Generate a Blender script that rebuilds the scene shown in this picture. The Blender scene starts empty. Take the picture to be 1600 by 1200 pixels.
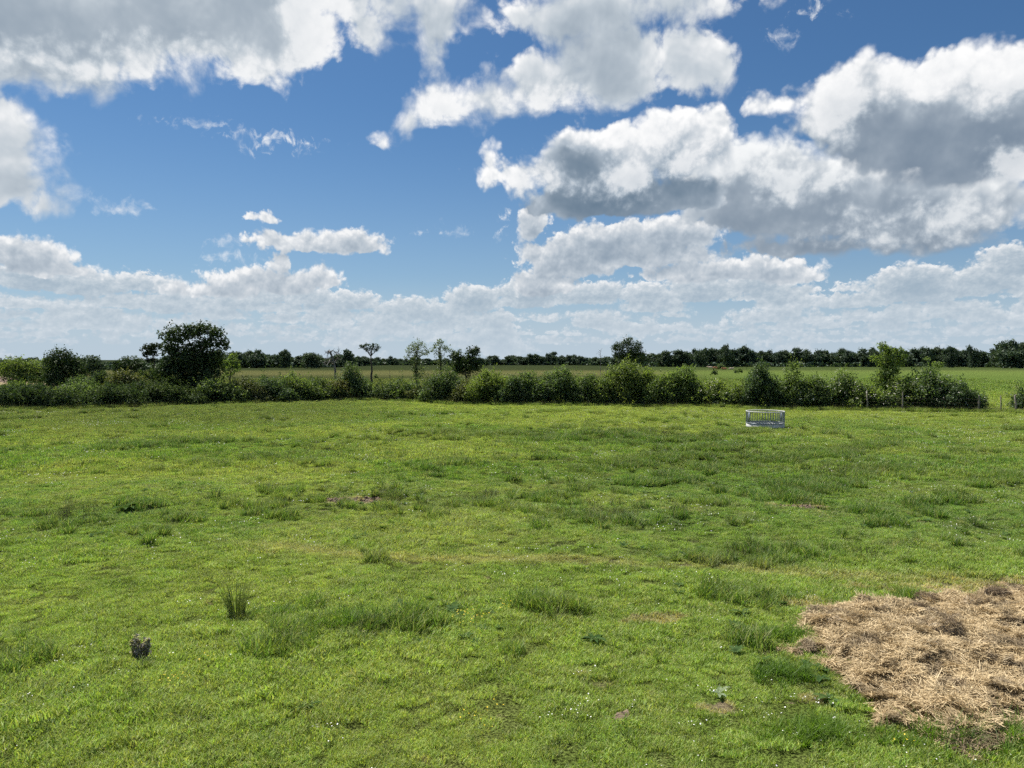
import bpy, bmesh, math, random
import numpy as np
from mathutils import Vector, Matrix

SC = bpy.context.scene
COL = SC.collection
R = math.radians

# ------------------------------------------------------------------ camera
CAM_H, FPX, HORIZ = 4.2, 1155.0, 562.0          # camera height, focal length and horizon in 1600x1200 pixels
PITCH = math.atan((600.0 - HORIZ) / FPX)
cam_d = bpy.data.cameras.new("camera")
cam_d.sensor_width = 36.0
cam_d.lens = 36.0 * FPX / 1600.0
cam_d.clip_start = 0.1
cam_d.clip_end = 20000.0
cam = bpy.data.objects.new("camera", cam_d)
COL.objects.link(cam)
cam.location = (0, 0, CAM_H)
cam.rotation_euler = (math.pi / 2 - PITCH, 0, 0)
SC.camera = cam

SUN_AZ, SUN_EL = R(-40), R(58)                   # ahead of the camera and to the left, high

# ------------------------------------------------------------------ view and sampling
SC.view_settings.view_transform = 'Standard'
SC.view_settings.look = 'None'
SC.view_settings.exposure = 0.7
SC.view_settings.gamma = 1.0
SC.view_settings.use_curve_mapping = False
SC.render.engine = 'CYCLES'
SC.cycles.max_bounces = 5
SC.cycles.diffuse_bounces = 2
SC.cycles.glossy_bounces = 2
SC.cycles.transmission_bounces = 3
SC.cycles.transparent_max_bounces = 6
SC.cycles.volume_bounces = 0
SC.cycles.use_denoising = False
SC.cycles.use_adaptive_sampling = True
SC.cycles.adaptive_threshold = 0.02
SC.cycles.adaptive_min_samples = 8
SC.cycles.sample_clamp_indirect = 6.0
SC.cycles.sample_clamp_direct = 8.0

# ------------------------------------------------------------------ world: Nishita sky with procedural cumulus
def px_dir(x, y):
    """unit direction of a pixel of the 1600x1200 frame"""
    v = Vector(((x - 800) / FPX, 1.0, (600 - y) / FPX))
    c, s = math.cos(-PITCH), math.sin(-PITCH)
    v = Vector((v.x, v.y * c - v.z * s, v.y * s + v.z * c))
    return v.normalized()

def sky_uv(x, y):
    """azimuth and elevation of a pixel, in units of about 100 pixels"""
    d = px_dir(x, y)
    return math.atan2(d.x, d.y) * 11.55, math.asin(d.z) * 11.55

class Nodes:
    def __init__(self, tree):
        self.t = tree
    def put(self, sock, val):
        if isinstance(val, bpy.types.NodeSocket):
            self.t.links.new(val, sock)
        elif val is not None:
            sock.default_value = val
    def m(self, op, a, b=None, c=None, clamp=False):
        n = self.t.nodes.new('ShaderNodeMath'); n.operation = op; n.use_clamp = clamp
        for i, v in enumerate((a, b, c)):
            self.put(n.inputs[i], v)
        return n.outputs[0]
    def v(self, op, a, b=None, c=None):
        n = self.t.nodes.new('ShaderNodeVectorMath'); n.operation = op
        for i, v in enumerate((a, b, c)):
            self.put(n.inputs[i], v)
        return n.outputs['Value'] if op in ('LENGTH', 'DISTANCE', 'DOT_PRODUCT') else n.outputs[0]
    def noise(self, vec, scale, detail=3, rough=0.5, dim='2D', lac=2.0, dist=0.0, out=0):
        n = self.t.nodes.new('ShaderNodeTexNoise'); n.noise_dimensions = dim
        self.put(n.inputs['Vector'], vec)
        n.inputs['Scale'].default_value = scale; n.inputs['Detail'].default_value = detail
        n.inputs['Roughness'].default_value = rough; n.inputs['Lacunarity'].default_value = lac
        n.inputs['Distortion'].default_value = dist
        return n.outputs[out]
    def voro(self, vec, scale, detail=0, rough=0.5, dim='2D', feature='F1', lac=2.0, out='Distance', rnd=1.0):
        n = self.t.nodes.new('ShaderNodeTexVoronoi'); n.voronoi_dimensions = dim; n.feature = feature
        self.put(n.inputs['Vector'], vec)
        n.inputs['Scale'].default_value = scale
        n.inputs['Detail'].default_value = detail; n.inputs['Roughness'].default_value = rough
        n.inputs['Lacunarity'].default_value = lac; n.inputs['Randomness'].default_value = rnd
        n.normalize = True
        return n.outputs[out]
    def step(self, x, lo, hi, a=0.0, b=1.0, smooth=True):
        n = self.t.nodes.new('ShaderNodeMapRange')
        n.interpolation_type = 'SMOOTHSTEP' if smooth else 'LINEAR'
        n.clamp = True
        self.put(n.inputs['Value'], x)
        for k, v in (('From Min', lo), ('From Max', hi), ('To Min', a), ('To Max', b)):
            self.put(n.inputs[k], v)
        return n.outputs[0]
    def mix(self, f, a, b, blend='MIX', clamp=True):
        n = self.t.nodes.new('ShaderNodeMix'); n.data_type = 'RGBA'; n.blend_type = blend
        n.clamp_factor = clamp
        self.put(n.inputs[0], f)
        for s, v in ((n.inputs[6], a), (n.inputs[7], b)):
            if isinstance(v, tuple) and len(v) == 3:
                v = (*v, 1.0)
            self.put(s, v)
        return n.outputs[2]
    def lerp(self, f, a, b):
        n = self.t.nodes.new('ShaderNodeMix'); n.data_type = 'FLOAT'
        self.put(n.inputs[0], f); self.put(n.inputs[2], a); self.put(n.inputs[3], b)
        return n.outputs[0]
    def xyz(self, x, y, z=0.0):
        n = self.t.nodes.new('ShaderNodeCombineXYZ')
        for i, v in enumerate((x, y, z)):
            self.put(n.inputs[i], v)
        return n.outputs[0]
    def sep(self, v):
        n = self.t.nodes.new('ShaderNodeSeparateXYZ'); self.put(n.inputs[0], v)
        return n.outputs
    def ramp(self, f, stops):
        n = self.t.nodes.new('ShaderNodeValToRGB')
        cr = n.color_ramp
        while len(cr.elements) < len(stops):
            cr.elements.new(0.5)
        for e, (p, c) in zip(cr.elements, stops):
            e.position = p; e.color = (*c, 1.0) if len(c) == 3 else c
        self.put(n.inputs[0], f)
        return n.outputs[0]

def srgb(r, g, b):
    f = lambda c: (c / 255 / 12.92) if c / 255 <= 0.04045 else ((c / 255 + 0.055) / 1.055) ** 2.4
    return (f(r), f(g), f(b))

world = bpy.data.worlds.new("World")
SC.world = world
world.use_nodes = True
WT = world.node_tree
WT.nodes.clear()
W = Nodes(WT)
SKY_STRENGTH = 0.0616


def new_group(name, ins, outs):
    g = bpy.data.node_groups.new(name, 'ShaderNodeTree')
    for n, t in ins:
        g.interface.new_socket(n, in_out='INPUT', socket_type=t)
    for n, t in outs:
        g.interface.new_socket(n, in_out='OUTPUT', socket_type=t)
    gi = g.nodes.new('NodeGroupInput'); go = g.nodes.new('NodeGroupOutput')
    return g, Nodes(g), gi.outputs, go.inputs

def use_group(N, g, *args):
    n = N.t.nodes.new('ShaderNodeGroup'); n.node_tree = g
    for i, a in enumerate(args):
        N.put(n.inputs[i], a)
    return n.outputs[0]

def blob_group(name, blobs, smooth=0.25):
    """smooth union of flat-based ellipses; their pixel centres are turned into azimuth and elevation"""
    g, N, gi, go = new_group(name, [('P', 'NodeSocketVector')], [('F', 'NodeSocketFloat')])
    P, acc = gi[0], None
    for bl in blobs:
        cx, cy, rx, ry = bl[:4]
        flat = bl[4] if len(bl) > 4 else 1.0
        u, v = sky_uv(cx, cy)
        rx, ry = rx / 100.0, ry / 100.0
        r = min(rx, ry)
        s = (r / rx, r / ry, 0.0)
        q = N.v('MULTIPLY_ADD', P, s, (-u * s[0], -v * s[1], 0.0))
        if flat > 1.0:
            q = N.v('MAXIMUM', q, N.v('MULTIPLY', q, (1.0, -flat, 1.0)))
        f = N.m('SUBTRACT', r, N.v('LENGTH', q))
        acc = f if acc is None else N.m('SMOOTH_MAX', acc, f, smooth)
    N.put(go[0], acc)
    return g
def cloud_group(name, blobs, seed, puff=2.2, amp=0.34, warp=0.2, edge=0.16, reach=0.45, depth=3.0, lows=0.3, fuzz=0.12,
                white=(255, 255, 255), grey=(176, 187, 199), dark=(112, 130, 150), vsq=1.0, alpha=1.0, darks=None, brights=None, extra=False, dk=0.9, merge=0.25):
    """one bank of cumulus over the colour already there: light comes from above and behind and fades with the cloud it has passed"""
    ins = [('Base', 'NodeSocketColor'), ('P', 'NodeSocketVector')] + ([('Extra', 'NodeSocketFloat')] if extra else [])
    g, N, gi, go = new_group(name, ins, [('Color', 'NodeSocketColor')])
    base, P0 = gi[0], gi[1]
    bank = blob_group(name + '_bank', blobs, merge)
    PV = P0 if vsq == 1.0 else N.v('MULTIPLY', P0, (1.0, vsq, 1.0))
    PS = N.v('ADD', PV, (seed * 3.1, seed * 1.7, 0.0))
    wn = N.noise(PS, puff * 0.5, detail=2.5, rough=0.5, out=1)
    wv = N.v('MULTIPLY', N.v('SUBTRACT', wn, (0.5, 0.5, 0.5)), (warp * 3.0, warp * 3.0 / vsq, 0.0))
    P = N.v('ADD', P0, wv)
    Q = N.v('MULTIPLY_ADD', wv, (0.7, 0.7 * vsq, 0.0), PS)
    def heads(vec, det):
        n = N.t.nodes.new('ShaderNodeTexVoronoi'); n.voronoi_dimensions = '2D'; n.feature = 'SMOOTH_F1'
        N.put(n.inputs['Vector'], vec)
        for k_, v_ in (('Scale', puff), ('Detail', det), ('Roughness', 0.5), ('Lacunarity', 2.3), ('Smoothness', 0.35), ('Randomness', 1.0)):
            n.inputs[k_].default_value = v_
        n.normalize = True
        return n.outputs['Distance']                                   # small on the head of a puff, larger in the clefts
    L1, L2 = (-0.06 / puff, 0.17 / puff, 0.0), (-0.16 / puff, 0.48 / puff, 0.0)
    h0, h1, h2 = heads(Q, 2.2), heads(N.v('ADD', Q, L1), 1.8), heads(N.v('ADD', Q, L2), 1.0)
    fz = N.noise(Q, puff * 2.6, detail=5, rough=0.6)
    n_lo = N.noise(Q, puff * 0.40, detail=3, rough=0.5)
    lo_t = N.m('MULTIPLY_ADD', N.m('SUBTRACT', n_lo, 0.5), lows * 2.0, amp * 0.42)
    F0 = use_group(N, bank, P)
    F1 = use_group(N, bank, N.v('ADD', P, (-0.10 * reach, reach, 0.0)))
    if extra:
        F0 = N.m('MAXIMUM', F0, gi[2])
        F1 = N.m('MAXIMUM', F1, N.m('SUBTRACT', gi[2], 0.08))
    B0 = N.m('ADD', F0, lo_t)
    d0 = N.m('SUBTRACT', B0, N.m('MULTIPLY', h0, amp))
    d0f = N.m('MULTIPLY_ADD', N.m('SUBTRACT', fz, 0.5), fuzz * 2.0, d0)
    a = N.step(d0f, 0.0, N.step(n_lo, 0.35, 0.65, edge * 0.7, edge * 1.6))
    # cloud passed by the light on its way: near by, a little up, and well up
    d1 = N.m('SUBTRACT', N.lerp(0.15, B0, N.m('ADD', F1, lo_t)), N.m('MULTIPLY', h1, amp * 1.25))
    d2 = N.m('SUBTRACT', N.lerp(0.45, B0, N.m('ADD', F1, lo_t)), N.m('MULTIPLY', h2, amp * 1.25))
    d3 = N.m('ADD', F1, lo_t)
    tau = N.m('MULTIPLY_ADD', N.m('MAXIMUM', d1, 0.0), 0.55, N.m('MULTIPLY_ADD', N.m('MAXIMUM', d2, 0.0), 0.75, N.m('MULTIPLY', N.m('MAXIMUM', d3, 0.0), 1.0)))
    # relief of the heads, always a little visible
    rel = N.m('MULTIPLY_ADD', N.m('SUBTRACT', h0, h1), 0.55, N.m('MULTIPLY', N.m('SUBTRACT', h0, h2), 0.45))
    tau = N.m('MULTIPLY_ADD', rel, amp * 2.9, tau)
    tau = N.m('MULTIPLY_ADD', N.m('SUBTRACT', 0.5, fz), 0.10, tau)
    if darks:
        db = use_group(N, blob_group(name + '_dark', darks, 0.3), P)
        db = N.step(N.m('MULTIPLY_ADD', N.m('SUBTRACT', n_lo, 0.5), 0.8, N.m('MULTIPLY_ADD', N.m('SUBTRACT', 0.45, h1), 0.25, db)), -0.36, 0.30)
        tau = N.m('MULTIPLY_ADD', db, dk, tau)
    if brights:
        bb = use_group(N, blob_group(name + '_bright', brights, 0.15), P)
        bb = N.step(N.m('MULTIPLY_ADD', N.m('SUBTRACT', 0.45, h0), 0.55, N.m('MULTIPLY_ADD', N.m('SUBTRACT', fz, 0.5), 0.30, bb)), -0.08, 0.24)
        tau = N.m('MULTIPLY', tau, N.m('MULTIPLY_ADD', bb, -0.85, 1.0))
    fine = N.m('MULTIPLY', N.m('SUBTRACT', fz, 0.5), -0.22)
    s2 = N.m('SUBTRACT', 1.0, N.m('EXPONENT', N.m('MULTIPLY', N.m('MAXIMUM', N.m('ADD', tau, N.m('ADD', fine, 0.06)), 0.0), -depth * 0.5)))
    w_, g_, d_ = srgb(*white), srgb(*grey), srgb(*dark)
    mixc = lambda a_, b_, t: tuple(x + (y - x) * t for x, y in zip(a_, b_))
    col = N.ramp(s2, [(0.0, w_), (0.30, mixc(w_, g_, 0.52)), (0.62, g_), (1.0, d_)])
    if alpha != 1.0:
        a = N.m('MULTIPLY', a, alpha)
    N.put(go[0], N.mix(a, base, N.mix(1.0, col, (10.0, 10.0, 10.0), 'MULTIPLY')))
    return g

tc = WT.nodes.new('ShaderNodeTexCoord')
dx, dy, dz = W.sep(tc.outputs['Generated'])
AZ = W.m('MULTIPLY', W.m('ARCTAN2', dx, dy), 11.55)
EL = W.m('MULTIPLY', W.m('ARCSINE', dz), 11.55)
P0 = W.xyz(AZ, EL, 0.0)

sky = WT.nodes.new('ShaderNodeTexSky')
sky.sky_type = 'NISHITA'
sky.sun_disc = False
sky.sun_elevation = SUN_EL
sky.sun_rotation = SUN_AZ
sky.altitude = 100.0
sky.air_density = 1.0
sky.dust_density = 0.5
sky.ozone_density = 2.5
blue = W.mix(1.0, sky.outputs[0], (0.42, 0.635, 0.80), 'MULTIPLY')      # the deeper blue of the photograph's air
# moist air towards the horizon, part of the sky
hz = W.m('POWER', W.step(EL, -0.3, 4.4, 1.0, 0.0, False), 2.4)
clear = W.mix(W.m('MULTIPLY', hz, 0.9), blue, tuple(10 * c for c in srgb(178, 199, 220)))

# banks of cloud, far to near: blobs are (x, y, half width, half height, flatness of the base) in frame pixels
FAR = [(60, 440, 60, 28, 2.4), (130, 450, 60, 24, 2.4), (215, 446, 55, 20, 2.4), (270, 456, 40, 14, 2.4), (420, 466, 60, 18, 2.4), (360, 470, 50, 14, 2.4), (480, 462, 40, 14, 2.4),
       (740, 474, 50, 30, 2.2), (680, 492, 60, 22, 2.2), (610, 500, 50, 14, 2.4), (830, 470, 60, 26, 2.2), (920, 466, 60, 24, 2.2), (1010, 462, 60, 22, 2.2), (1100, 452, 60, 24, 2.2), (1180, 450, 60, 24, 2.4), (1240, 442, 30, 8, 2.4),
       (1225, 488, 36, 18, 2.2), (1430, 446, 60, 32, 2.2), (1375, 468, 50, 14, 2.4), (1500, 456, 46, 18, 2.4), (1555, 440, 60, 26, 2.2), (1590, 408, 50, 24, 2.2), (1330, 452, 30, 8, 2.4)]
rr = random.Random(4)
for yy, sz in ((462, 1.0), (480, 0.8), (497, 0.62), (511, 0.48), (523, 0.38), (533, 0.30)):      # rows of small cumulus, shrinking towards the horizon
    x = -60 + rr.uniform(0, 40)
    while x < 1660:
        w_ = rr.uniform(28, 74) * sz
        if rr.random() < 0.78:
            FAR.append((x, yy + rr.uniform(-7, 7) * sz, w_, rr.uniform(0.26, 0.42) * w_, 2.6))
        x += w_ * rr.uniform(1.3, 2.1)
MID = [(450, 378, 62, 19, 2), (555, 384, 54, 27, 2.2), (510, 390, 85, 14, 2), (410, 342, 25, 11, 2),
       (437, 412, 16, 18), (410, 444, 90, 24, 2), (492, 442, 48, 22, 2), (330, 455, 60, 14, 2),
       (960, 382, 110, 36, 2), (1050, 370, 80, 32, 1.5), (870, 400, 70, 26, 2), (900, 418, 80, 26, 2), (1010, 405, 110, 26, 2), (1180, 425, 90, 24, 2), (1235, 436, 50, 16, 2), (835, 350, 26, 26), (850, 447, 55, 28, 1.5), (812, 408, 26, 6), (1120, 428, 120, 22, 2),
       (20, 398, 70, 26, 1.6), (70, 424, 60, 18, 2)]
SLAB = [(1150, 305, 88, 76, 1.6), (1290, 325, 180, 76, 1.9), (1440, 325, 130, 66, 2.0), (1260, 392, 180, 22, 2), (1420, 366, 110, 28, 2), (1205, 255, 55, 34, 1.5), (1500, 330, 60, 45, 1.5)]
SLABD = [(1230, 388, 200, 40), (1430, 378, 120, 26), (1130, 362, 100, 44), (1300, 335, 130, 36)]
SLABB = [(1215, 285, 40, 26), (1425, 336, 55, 11), (1370, 375, 38, 7), (1495, 335, 34, 20), (1290, 285, 40, 14), (1130, 255, 44, 30)]
BIG = [(1335, 180, 72, 70, 1.6), (1450, 200, 140, 84, 1.6), (1570, 185, 110, 86, 1.6), (1500, 118, 58, 34), (1225, 164, 50, 18, 1.5), (1560, 260, 110, 36, 2), (1345, 130, 36, 26)]
BIGD = [(1420, 222, 130, 48), (1480, 258, 120, 34), (1345, 240, 50, 36), (1560, 225, 70, 30)]
BIGB = [(1310, 165, 40, 46), (1570, 120, 60, 30), (1590, 260, 30, 30), (1455, 120, 60, 26)]
TOP = [(-60, 10, 260, 86), (120, 25, 220, 64), (330, 35, 190, 66), (450, 52, 100, 58), (572, 35, 42, 40), (300, -60, 400, 60), (400, 100, 60, 30),
       (690, 165, 60, 38), (640, 195, 18, 18), (760, 150, 80, 28), (850, 125, 80, 48), (960, 100, 100, 62), (1085, 100, 68, 50), (900, 25, 170, 40), (690, 25, 46, 42), (1050, 5, 150, 26), (598, 220, 18, 16), (670, 70, 14, 36),
       (5, 195, 52, 40), (55, 215, 20, 7), (0, 300, 70, 40, 1.5), (60, 328, 46, 18, 1.5), (-40, 250, 80, 60)]
TOPD = [(120, 35, 220, 40), (370, 30, 110, 26), (-20, 60, 140, 40), (965, 62, 70, 26), (20, 325, 50, 14)]
TOPB = [(500, 40, 60, 60), (330, 105, 120, 18), (450, 100, 60, 20), (120, 100, 120, 12), (850, 150, 60, 20), (700, 170, 50, 30)]
HEAP = [(1062, 230, 80, 58, 1.4), (940, 262, 100, 66, 1.4), (1000, 318, 140, 44, 2.2), (885, 322, 60, 38, 2.2), (800, 275, 50, 20), (765, 255, 12, 18), (1105, 205, 38, 30)]
HEAPD = [(950, 330, 150, 46), (1050, 322, 80, 40), (915, 268, 40, 26)]
HEAPB = [(985, 278, 50, 26), (1080, 250, 50, 22), (820, 282, 55, 16), (1000, 215, 60, 20)]
WISP = [(440, 218, 50, 11), (400, 228, 22, 7), (300, 187, 34, 6), (365, 212, 24, 6), (340, 381, 18, 5), (358, 405, 26, 6), (330, 408, 20, 5), (1275, 20, 22, 10), (1225, 52, 16, 7),
        (190, 320, 18, 7), (660, 360, 8, 4), (700, 360, 16, 4), (780, 360, 10, 7), (790, 335, 16, 10)]
BANKS = [
    ('far_banks', FAR, None, None, dict(seed=5.0, puff=6.5, amp=0.20, warp=0.035, edge=0.06, reach=0.11, depth=5.5, vsq=1.25, lows=0.05, fuzz=0.04, alpha=0.92, merge=0.03,
                                        white=(243, 244, 245), grey=(192, 203, 212), dark=(142, 164, 183))),
    ('mid_cumulus', MID, None, None, dict(seed=2.0, puff=4.2, amp=0.26, warp=0.05, edge=0.07, reach=0.18, depth=4.0, lows=0.12, fuzz=0.045, merge=0.08,
                                          white=(246, 247, 248), grey=(184, 195, 206), dark=(126, 146, 166))),
    ('slab_cumulus', SLAB, SLABD, SLABB, dict(seed=17.7, puff=2.4, amp=0.46, warp=0.09, edge=0.16, reach=0.5, depth=1.9, lows=0.25, fuzz=0.07, dk=0.8,
                                              white=(248, 250, 251), grey=(178, 189, 200), dark=(112, 131, 151))),
    ('large_cumulus', BIG, BIGD, BIGB, dict(seed=7.7, puff=2.2, amp=0.50, warp=0.09, edge=0.14, reach=0.5, depth=1.9, lows=0.22, fuzz=0.06, dk=0.85,
                                            white=(255, 255, 255), grey=(178, 189, 200), dark=(108, 127, 148))),
    ('near_cumulus', TOP, TOPD, TOPB, dict(seed=13.3, puff=2.1, amp=0.46, warp=0.13, edge=0.24, reach=0.26, depth=1.8, lows=0.32, fuzz=0.10, dk=0.6,
                                           white=(254, 254, 254), grey=(192, 202, 211), dark=(136, 153, 170))),
    ('heaped_cumulus', HEAP, HEAPD, HEAPB, dict(seed=9.1, puff=2.5, amp=0.44, warp=0.08, edge=0.12, reach=0.5, depth=2.0, lows=0.18, fuzz=0.05, dk=1.35,
                                                white=(255, 255, 255), grey=(178, 190, 202), dark=(88, 113, 136))),
    ('torn_wisps', WISP, None, None, dict(seed=21.0, puff=4.0, amp=0.22, warp=0.14, edge=0.22, reach=0.12, depth=2.0, lows=0.2, fuzz=0.16, alpha=0.9, merge=0.06,
                                          white=(244, 247, 250), grey=(212, 220, 230), dark=(190, 203, 219)))]

# cover that goes on over the whole sky: low banks along the horizon, cumulus of the same kind beyond the picture
lown = W.noise(W.v('MULTIPLY', P0, (1.0, 2.4, 1.0)), 0.6, detail=3, rough=0.5)
cov = W.ramp(W.m('DIVIDE', EL, 5.0, clamp=True), [(0.0, (0.58,) * 3), (0.10, (0.60,) * 3), (0.22, (0.42,) * 3), (0.32, (0.1,) * 3), (1.0, (0,) * 3)])
low_extra = W.m('MULTIPLY', W.m('ADD', lown, W.m('SUBTRACT', cov, 1.12)), 1.0)
gn = W.noise(W.v('ADD', P0, (11.0, 4.0, 0)), 0.22, detail=2, rough=0.5)
out_of_view = W.m('MAXIMUM', W.step(W.m('ABSOLUTE', AZ), 9.5, 12.0), W.step(EL, 7.0, 8.5))
gen = W.m('MULTIPLY_ADD', W.m('SUBTRACT', gn, 0.46), 6.0, W.m('MULTIPLY_ADD', out_of_view, 3.0, -3.4))

def near_tile(blobs, box, reach, mg=85):
    """only the blobs whose influence can touch a tile of sky, so that each part of the sky stays cheap to work out"""
    if not blobs:
        return None
    x0, x1, y0, y1 = box
    keep = []
    for b in blobs:
        r = min(b[2], b[3])
        mx, my = mg * max(1.0, b[2] / r), mg * max(1.0, b[3] / r) + reach * 100
        if b[0] + b[2] + mx > x0 and b[0] - b[2] - mx < x1 and b[1] + b[3] + my > y0 and b[1] - b[3] - my < y1:
            keep.append(b)
    return keep

LEAVES = []
def sky_leaf(box, low, generic):
    c = clear
    LEAVES.append(1)
    P = W.v('ADD', P0, (1e-5 * len(LEAVES), 0.0, 0.0))      # keeps each tile's nodes apart, so only one tile is worked out per ray
    for name, bl, dk, br, kw in BANKS:
        if box is None:
            sub, d_, b_ = (bl[:1] if name in ('far_banks', 'large_cumulus') else []), None, None
        else:
            sub, d_, b_ = near_tile(bl, box, kw['reach'], 100 * (0.42 * kw['amp'] + kw['lows'] + kw['fuzz'] + 0.12)), near_tile(dk, box, 0.3), near_tile(br, box, 0.3)
        ex = low_extra if (name == 'far_banks' and low) else (gen if (name == 'large_cumulus' and generic) else None)
        if not sub and ex is None:
            continue
        g = cloud_group(name, sub or bl[:1], darks=d_, brights=b_, extra=ex is not None, **kw)
        c = use_group(W, g, c, P, *([ex] if ex is not None else []))
        if name == 'far_banks' and low:
            c = W.mix(W.step(EL, -0.1, 1.36, 0.80, 0.0), c, tuple(10 * x for x in srgb(190, 205, 218)))
    b = WT.nodes.new('ShaderNodeBackground')
    b.inputs['Strength'].default_value = SKY_STRENGTH
    W.put(b.inputs['Color'], c)
    return b.outputs[0]

def pick(f, a, b):
    n = WT.nodes.new('ShaderNodeMixShader')
    W.put(n.inputs[0], f); W.put(n.inputs[1], a); W.put(n.inputs[2], b)
    return n.outputs[0]

XS = [-400, 420, 760, 1130, 1330, 2000]
YSPLIT = 425
def row(y0, y1, low):
    sh = None
    for k in range(len(XS) - 1):
        leaf = sky_leaf((XS[k], XS[k + 1], y0, y1), low, False)
        sh = leaf if sh is None else pick(W.m('GREATER_THAN', AZ, sky_uv(XS[k], 562)[0]), sh, leaf)
    return sh
upper, lower = row(-300, YSPLIT, False), row(YSPLIT, 640, True)
v_split = sky_uv(800, YSPLIT)[1]
seen = pick(W.m('GREATER_THAN', EL, v_split), lower, upper)
beyond = W.m('MAXIMUM', W.m('GREATER_THAN', W.m('ABSOLUTE', AZ), 9.5), W.m('GREATER_THAN', EL, 7.0))
around = pick(beyond, seen, sky_leaf(None, True, True))
under = WT.nodes.new('ShaderNodeBackground')                             # below the horizon: never seen past the ground
under.inputs['Color'].default_value = (0.9, 1.1, 0.7, 1.0)
under.inputs['Strength'].default_value = SKY_STRENGTH
wo = WT.nodes.new('ShaderNodeOutputWorld')
W.put(wo.inputs['Surface'], pick(W.m('GREATER_THAN', dz, -0.01), under.outputs[0], around))
world.cycles.sampling_method = 'NONE'

# ------------------------------------------------------------------ sun
sun_d = bpy.data.lights.new("sun", 'SUN')
sun_d.energy = 5.0
sun_d.angle = R(0.55)
sun_d.color = (1.0, 0.95, 0.87)
sun = bpy.data.objects.new("sun", sun_d)
COL.objects.link(sun)
to_sun = Vector((math.sin(SUN_AZ) * math.cos(SUN_EL), math.cos(SUN_AZ) * math.cos(SUN_EL), math.sin(SUN_EL)))
sun.rotation_euler = to_sun.to_track_quat('Z', 'Y').to_euler()
sun.location = (0, 0, 60)

# ================================================================== helpers
def at(px, d):
    """ground x of a pixel column at distance d"""
    return (px - 800.0) / FPX * d

def dist_of(py):
    """distance of level ground seen at a pixel row"""
    return CAM_H * FPX / (py - HORIZ)

def height_of(py, d):
    return CAM_H + (HORIZ - py) / FPX * d

def terrain(x, y):
    """low swells of the meadow; works on numbers and arrays"""
    near = np.exp(-(np.abs(y) / 120.0) ** 2)
    return near * (0.10 * np.sin(0.16 * x + 0.5) * np.sin(0.13 * y + 1.1) + 0.05 * np.sin(0.41 * x - 0.29 * y) + 0.035 * np.sin(0.83 * x + 0.67 * y + 2.0))

def tz(x, y):
    return float(terrain(np.float64(x), np.float64(y)))

def tag(o, label=None, category=None, group=None, kind=None):
    for k, v in (('label', label), ('category', category), ('group', group), ('kind', kind)):
        if v is not None:
            o[k] = v
    return o

def link(o, parent=None):
    COL.objects.link(o)
    if parent is not None:
        o.parent = parent
    return o

def empty(name, loc, rz=0.0, scale=1.0):
    o = bpy.data.objects.new(name, None)
    o.empty_display_size = 0.3
    o.location = loc
    o.rotation_euler = (0, 0, rz)
    o.scale = (scale,) * 3
    return link(o)

class Acc:
    """collects polygons with one tint value per face"""
    def __init__(self):
        self.v, self.q, self.t3, self.tq, self.tt, self.n = [], [], [], [], [], 0
    def quads(self, v, f, tint=0.5):
        v = np.asarray(v, np.float32).reshape(-1, 3); f = np.asarray(f, np.int32).reshape(-1, 4)
        self.v.append(v); self.q.append(f + self.n); self.n += len(v)
        self.tq.append(np.broadcast_to(np.asarray(tint, np.float32), (len(f),)))
    def tris(self, v, f, tint=0.5):
        v = np.asarray(v, np.float32).reshape(-1, 3); f = np.asarray(f, np.int32).reshape(-1, 3)
        self.v.append(v); self.t3.append(f + self.n); self.n += len(v)
        self.tt.append(np.broadcast_to(np.asarray(tint, np.float32), (len(f),)))
    def mesh(self, name, mat, smooth=False):
        V = np.concatenate(self.v) if self.v else np.zeros((0, 3), np.float32)
        Q = np.concatenate(self.q) if self.q else np.zeros((0, 4), np.int32)
        T = np.concatenate(self.t3) if self.t3 else np.zeros((0, 3), np.int32)
        me = bpy.data.meshes.new(name)
        me.vertices.add(len(V)); me.vertices.foreach_set('co', V.ravel())
        nl = Q.size + T.size
        me.loops.add(nl); me.loops.foreach_set('vertex_index', np.concatenate([Q.ravel(), T.ravel()]).astype(np.int32))
        me.polygons.add(len(Q) + len(T))
        st = np.concatenate([np.arange(len(Q)) * 4, Q.size + np.arange(len(T)) * 3]).astype(np.int32)
        me.polygons.foreach_set('loop_start', st)
        tint = np.concatenate(self.tq + self.tt) if (self.tq or self.tt) else np.zeros(0, np.float32)
        a = me.attributes.new('tint', 'FLOAT', 'FACE'); a.data.foreach_set('value', tint.astype(np.float32))
        if smooth:
            me.polygons.foreach_set('use_smooth', np.ones(len(Q) + len(T), bool))
        me.materials.append(mat)
        me.update(calc_edges=True)
        return me
    def obj(self, name, mat, parent=None, smooth=False, loc=None):
        o = bpy.data.objects.new(name, self.mesh(name, mat, smooth))
        if loc is not None:
            o.location = loc
        return link(o, parent)

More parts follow.
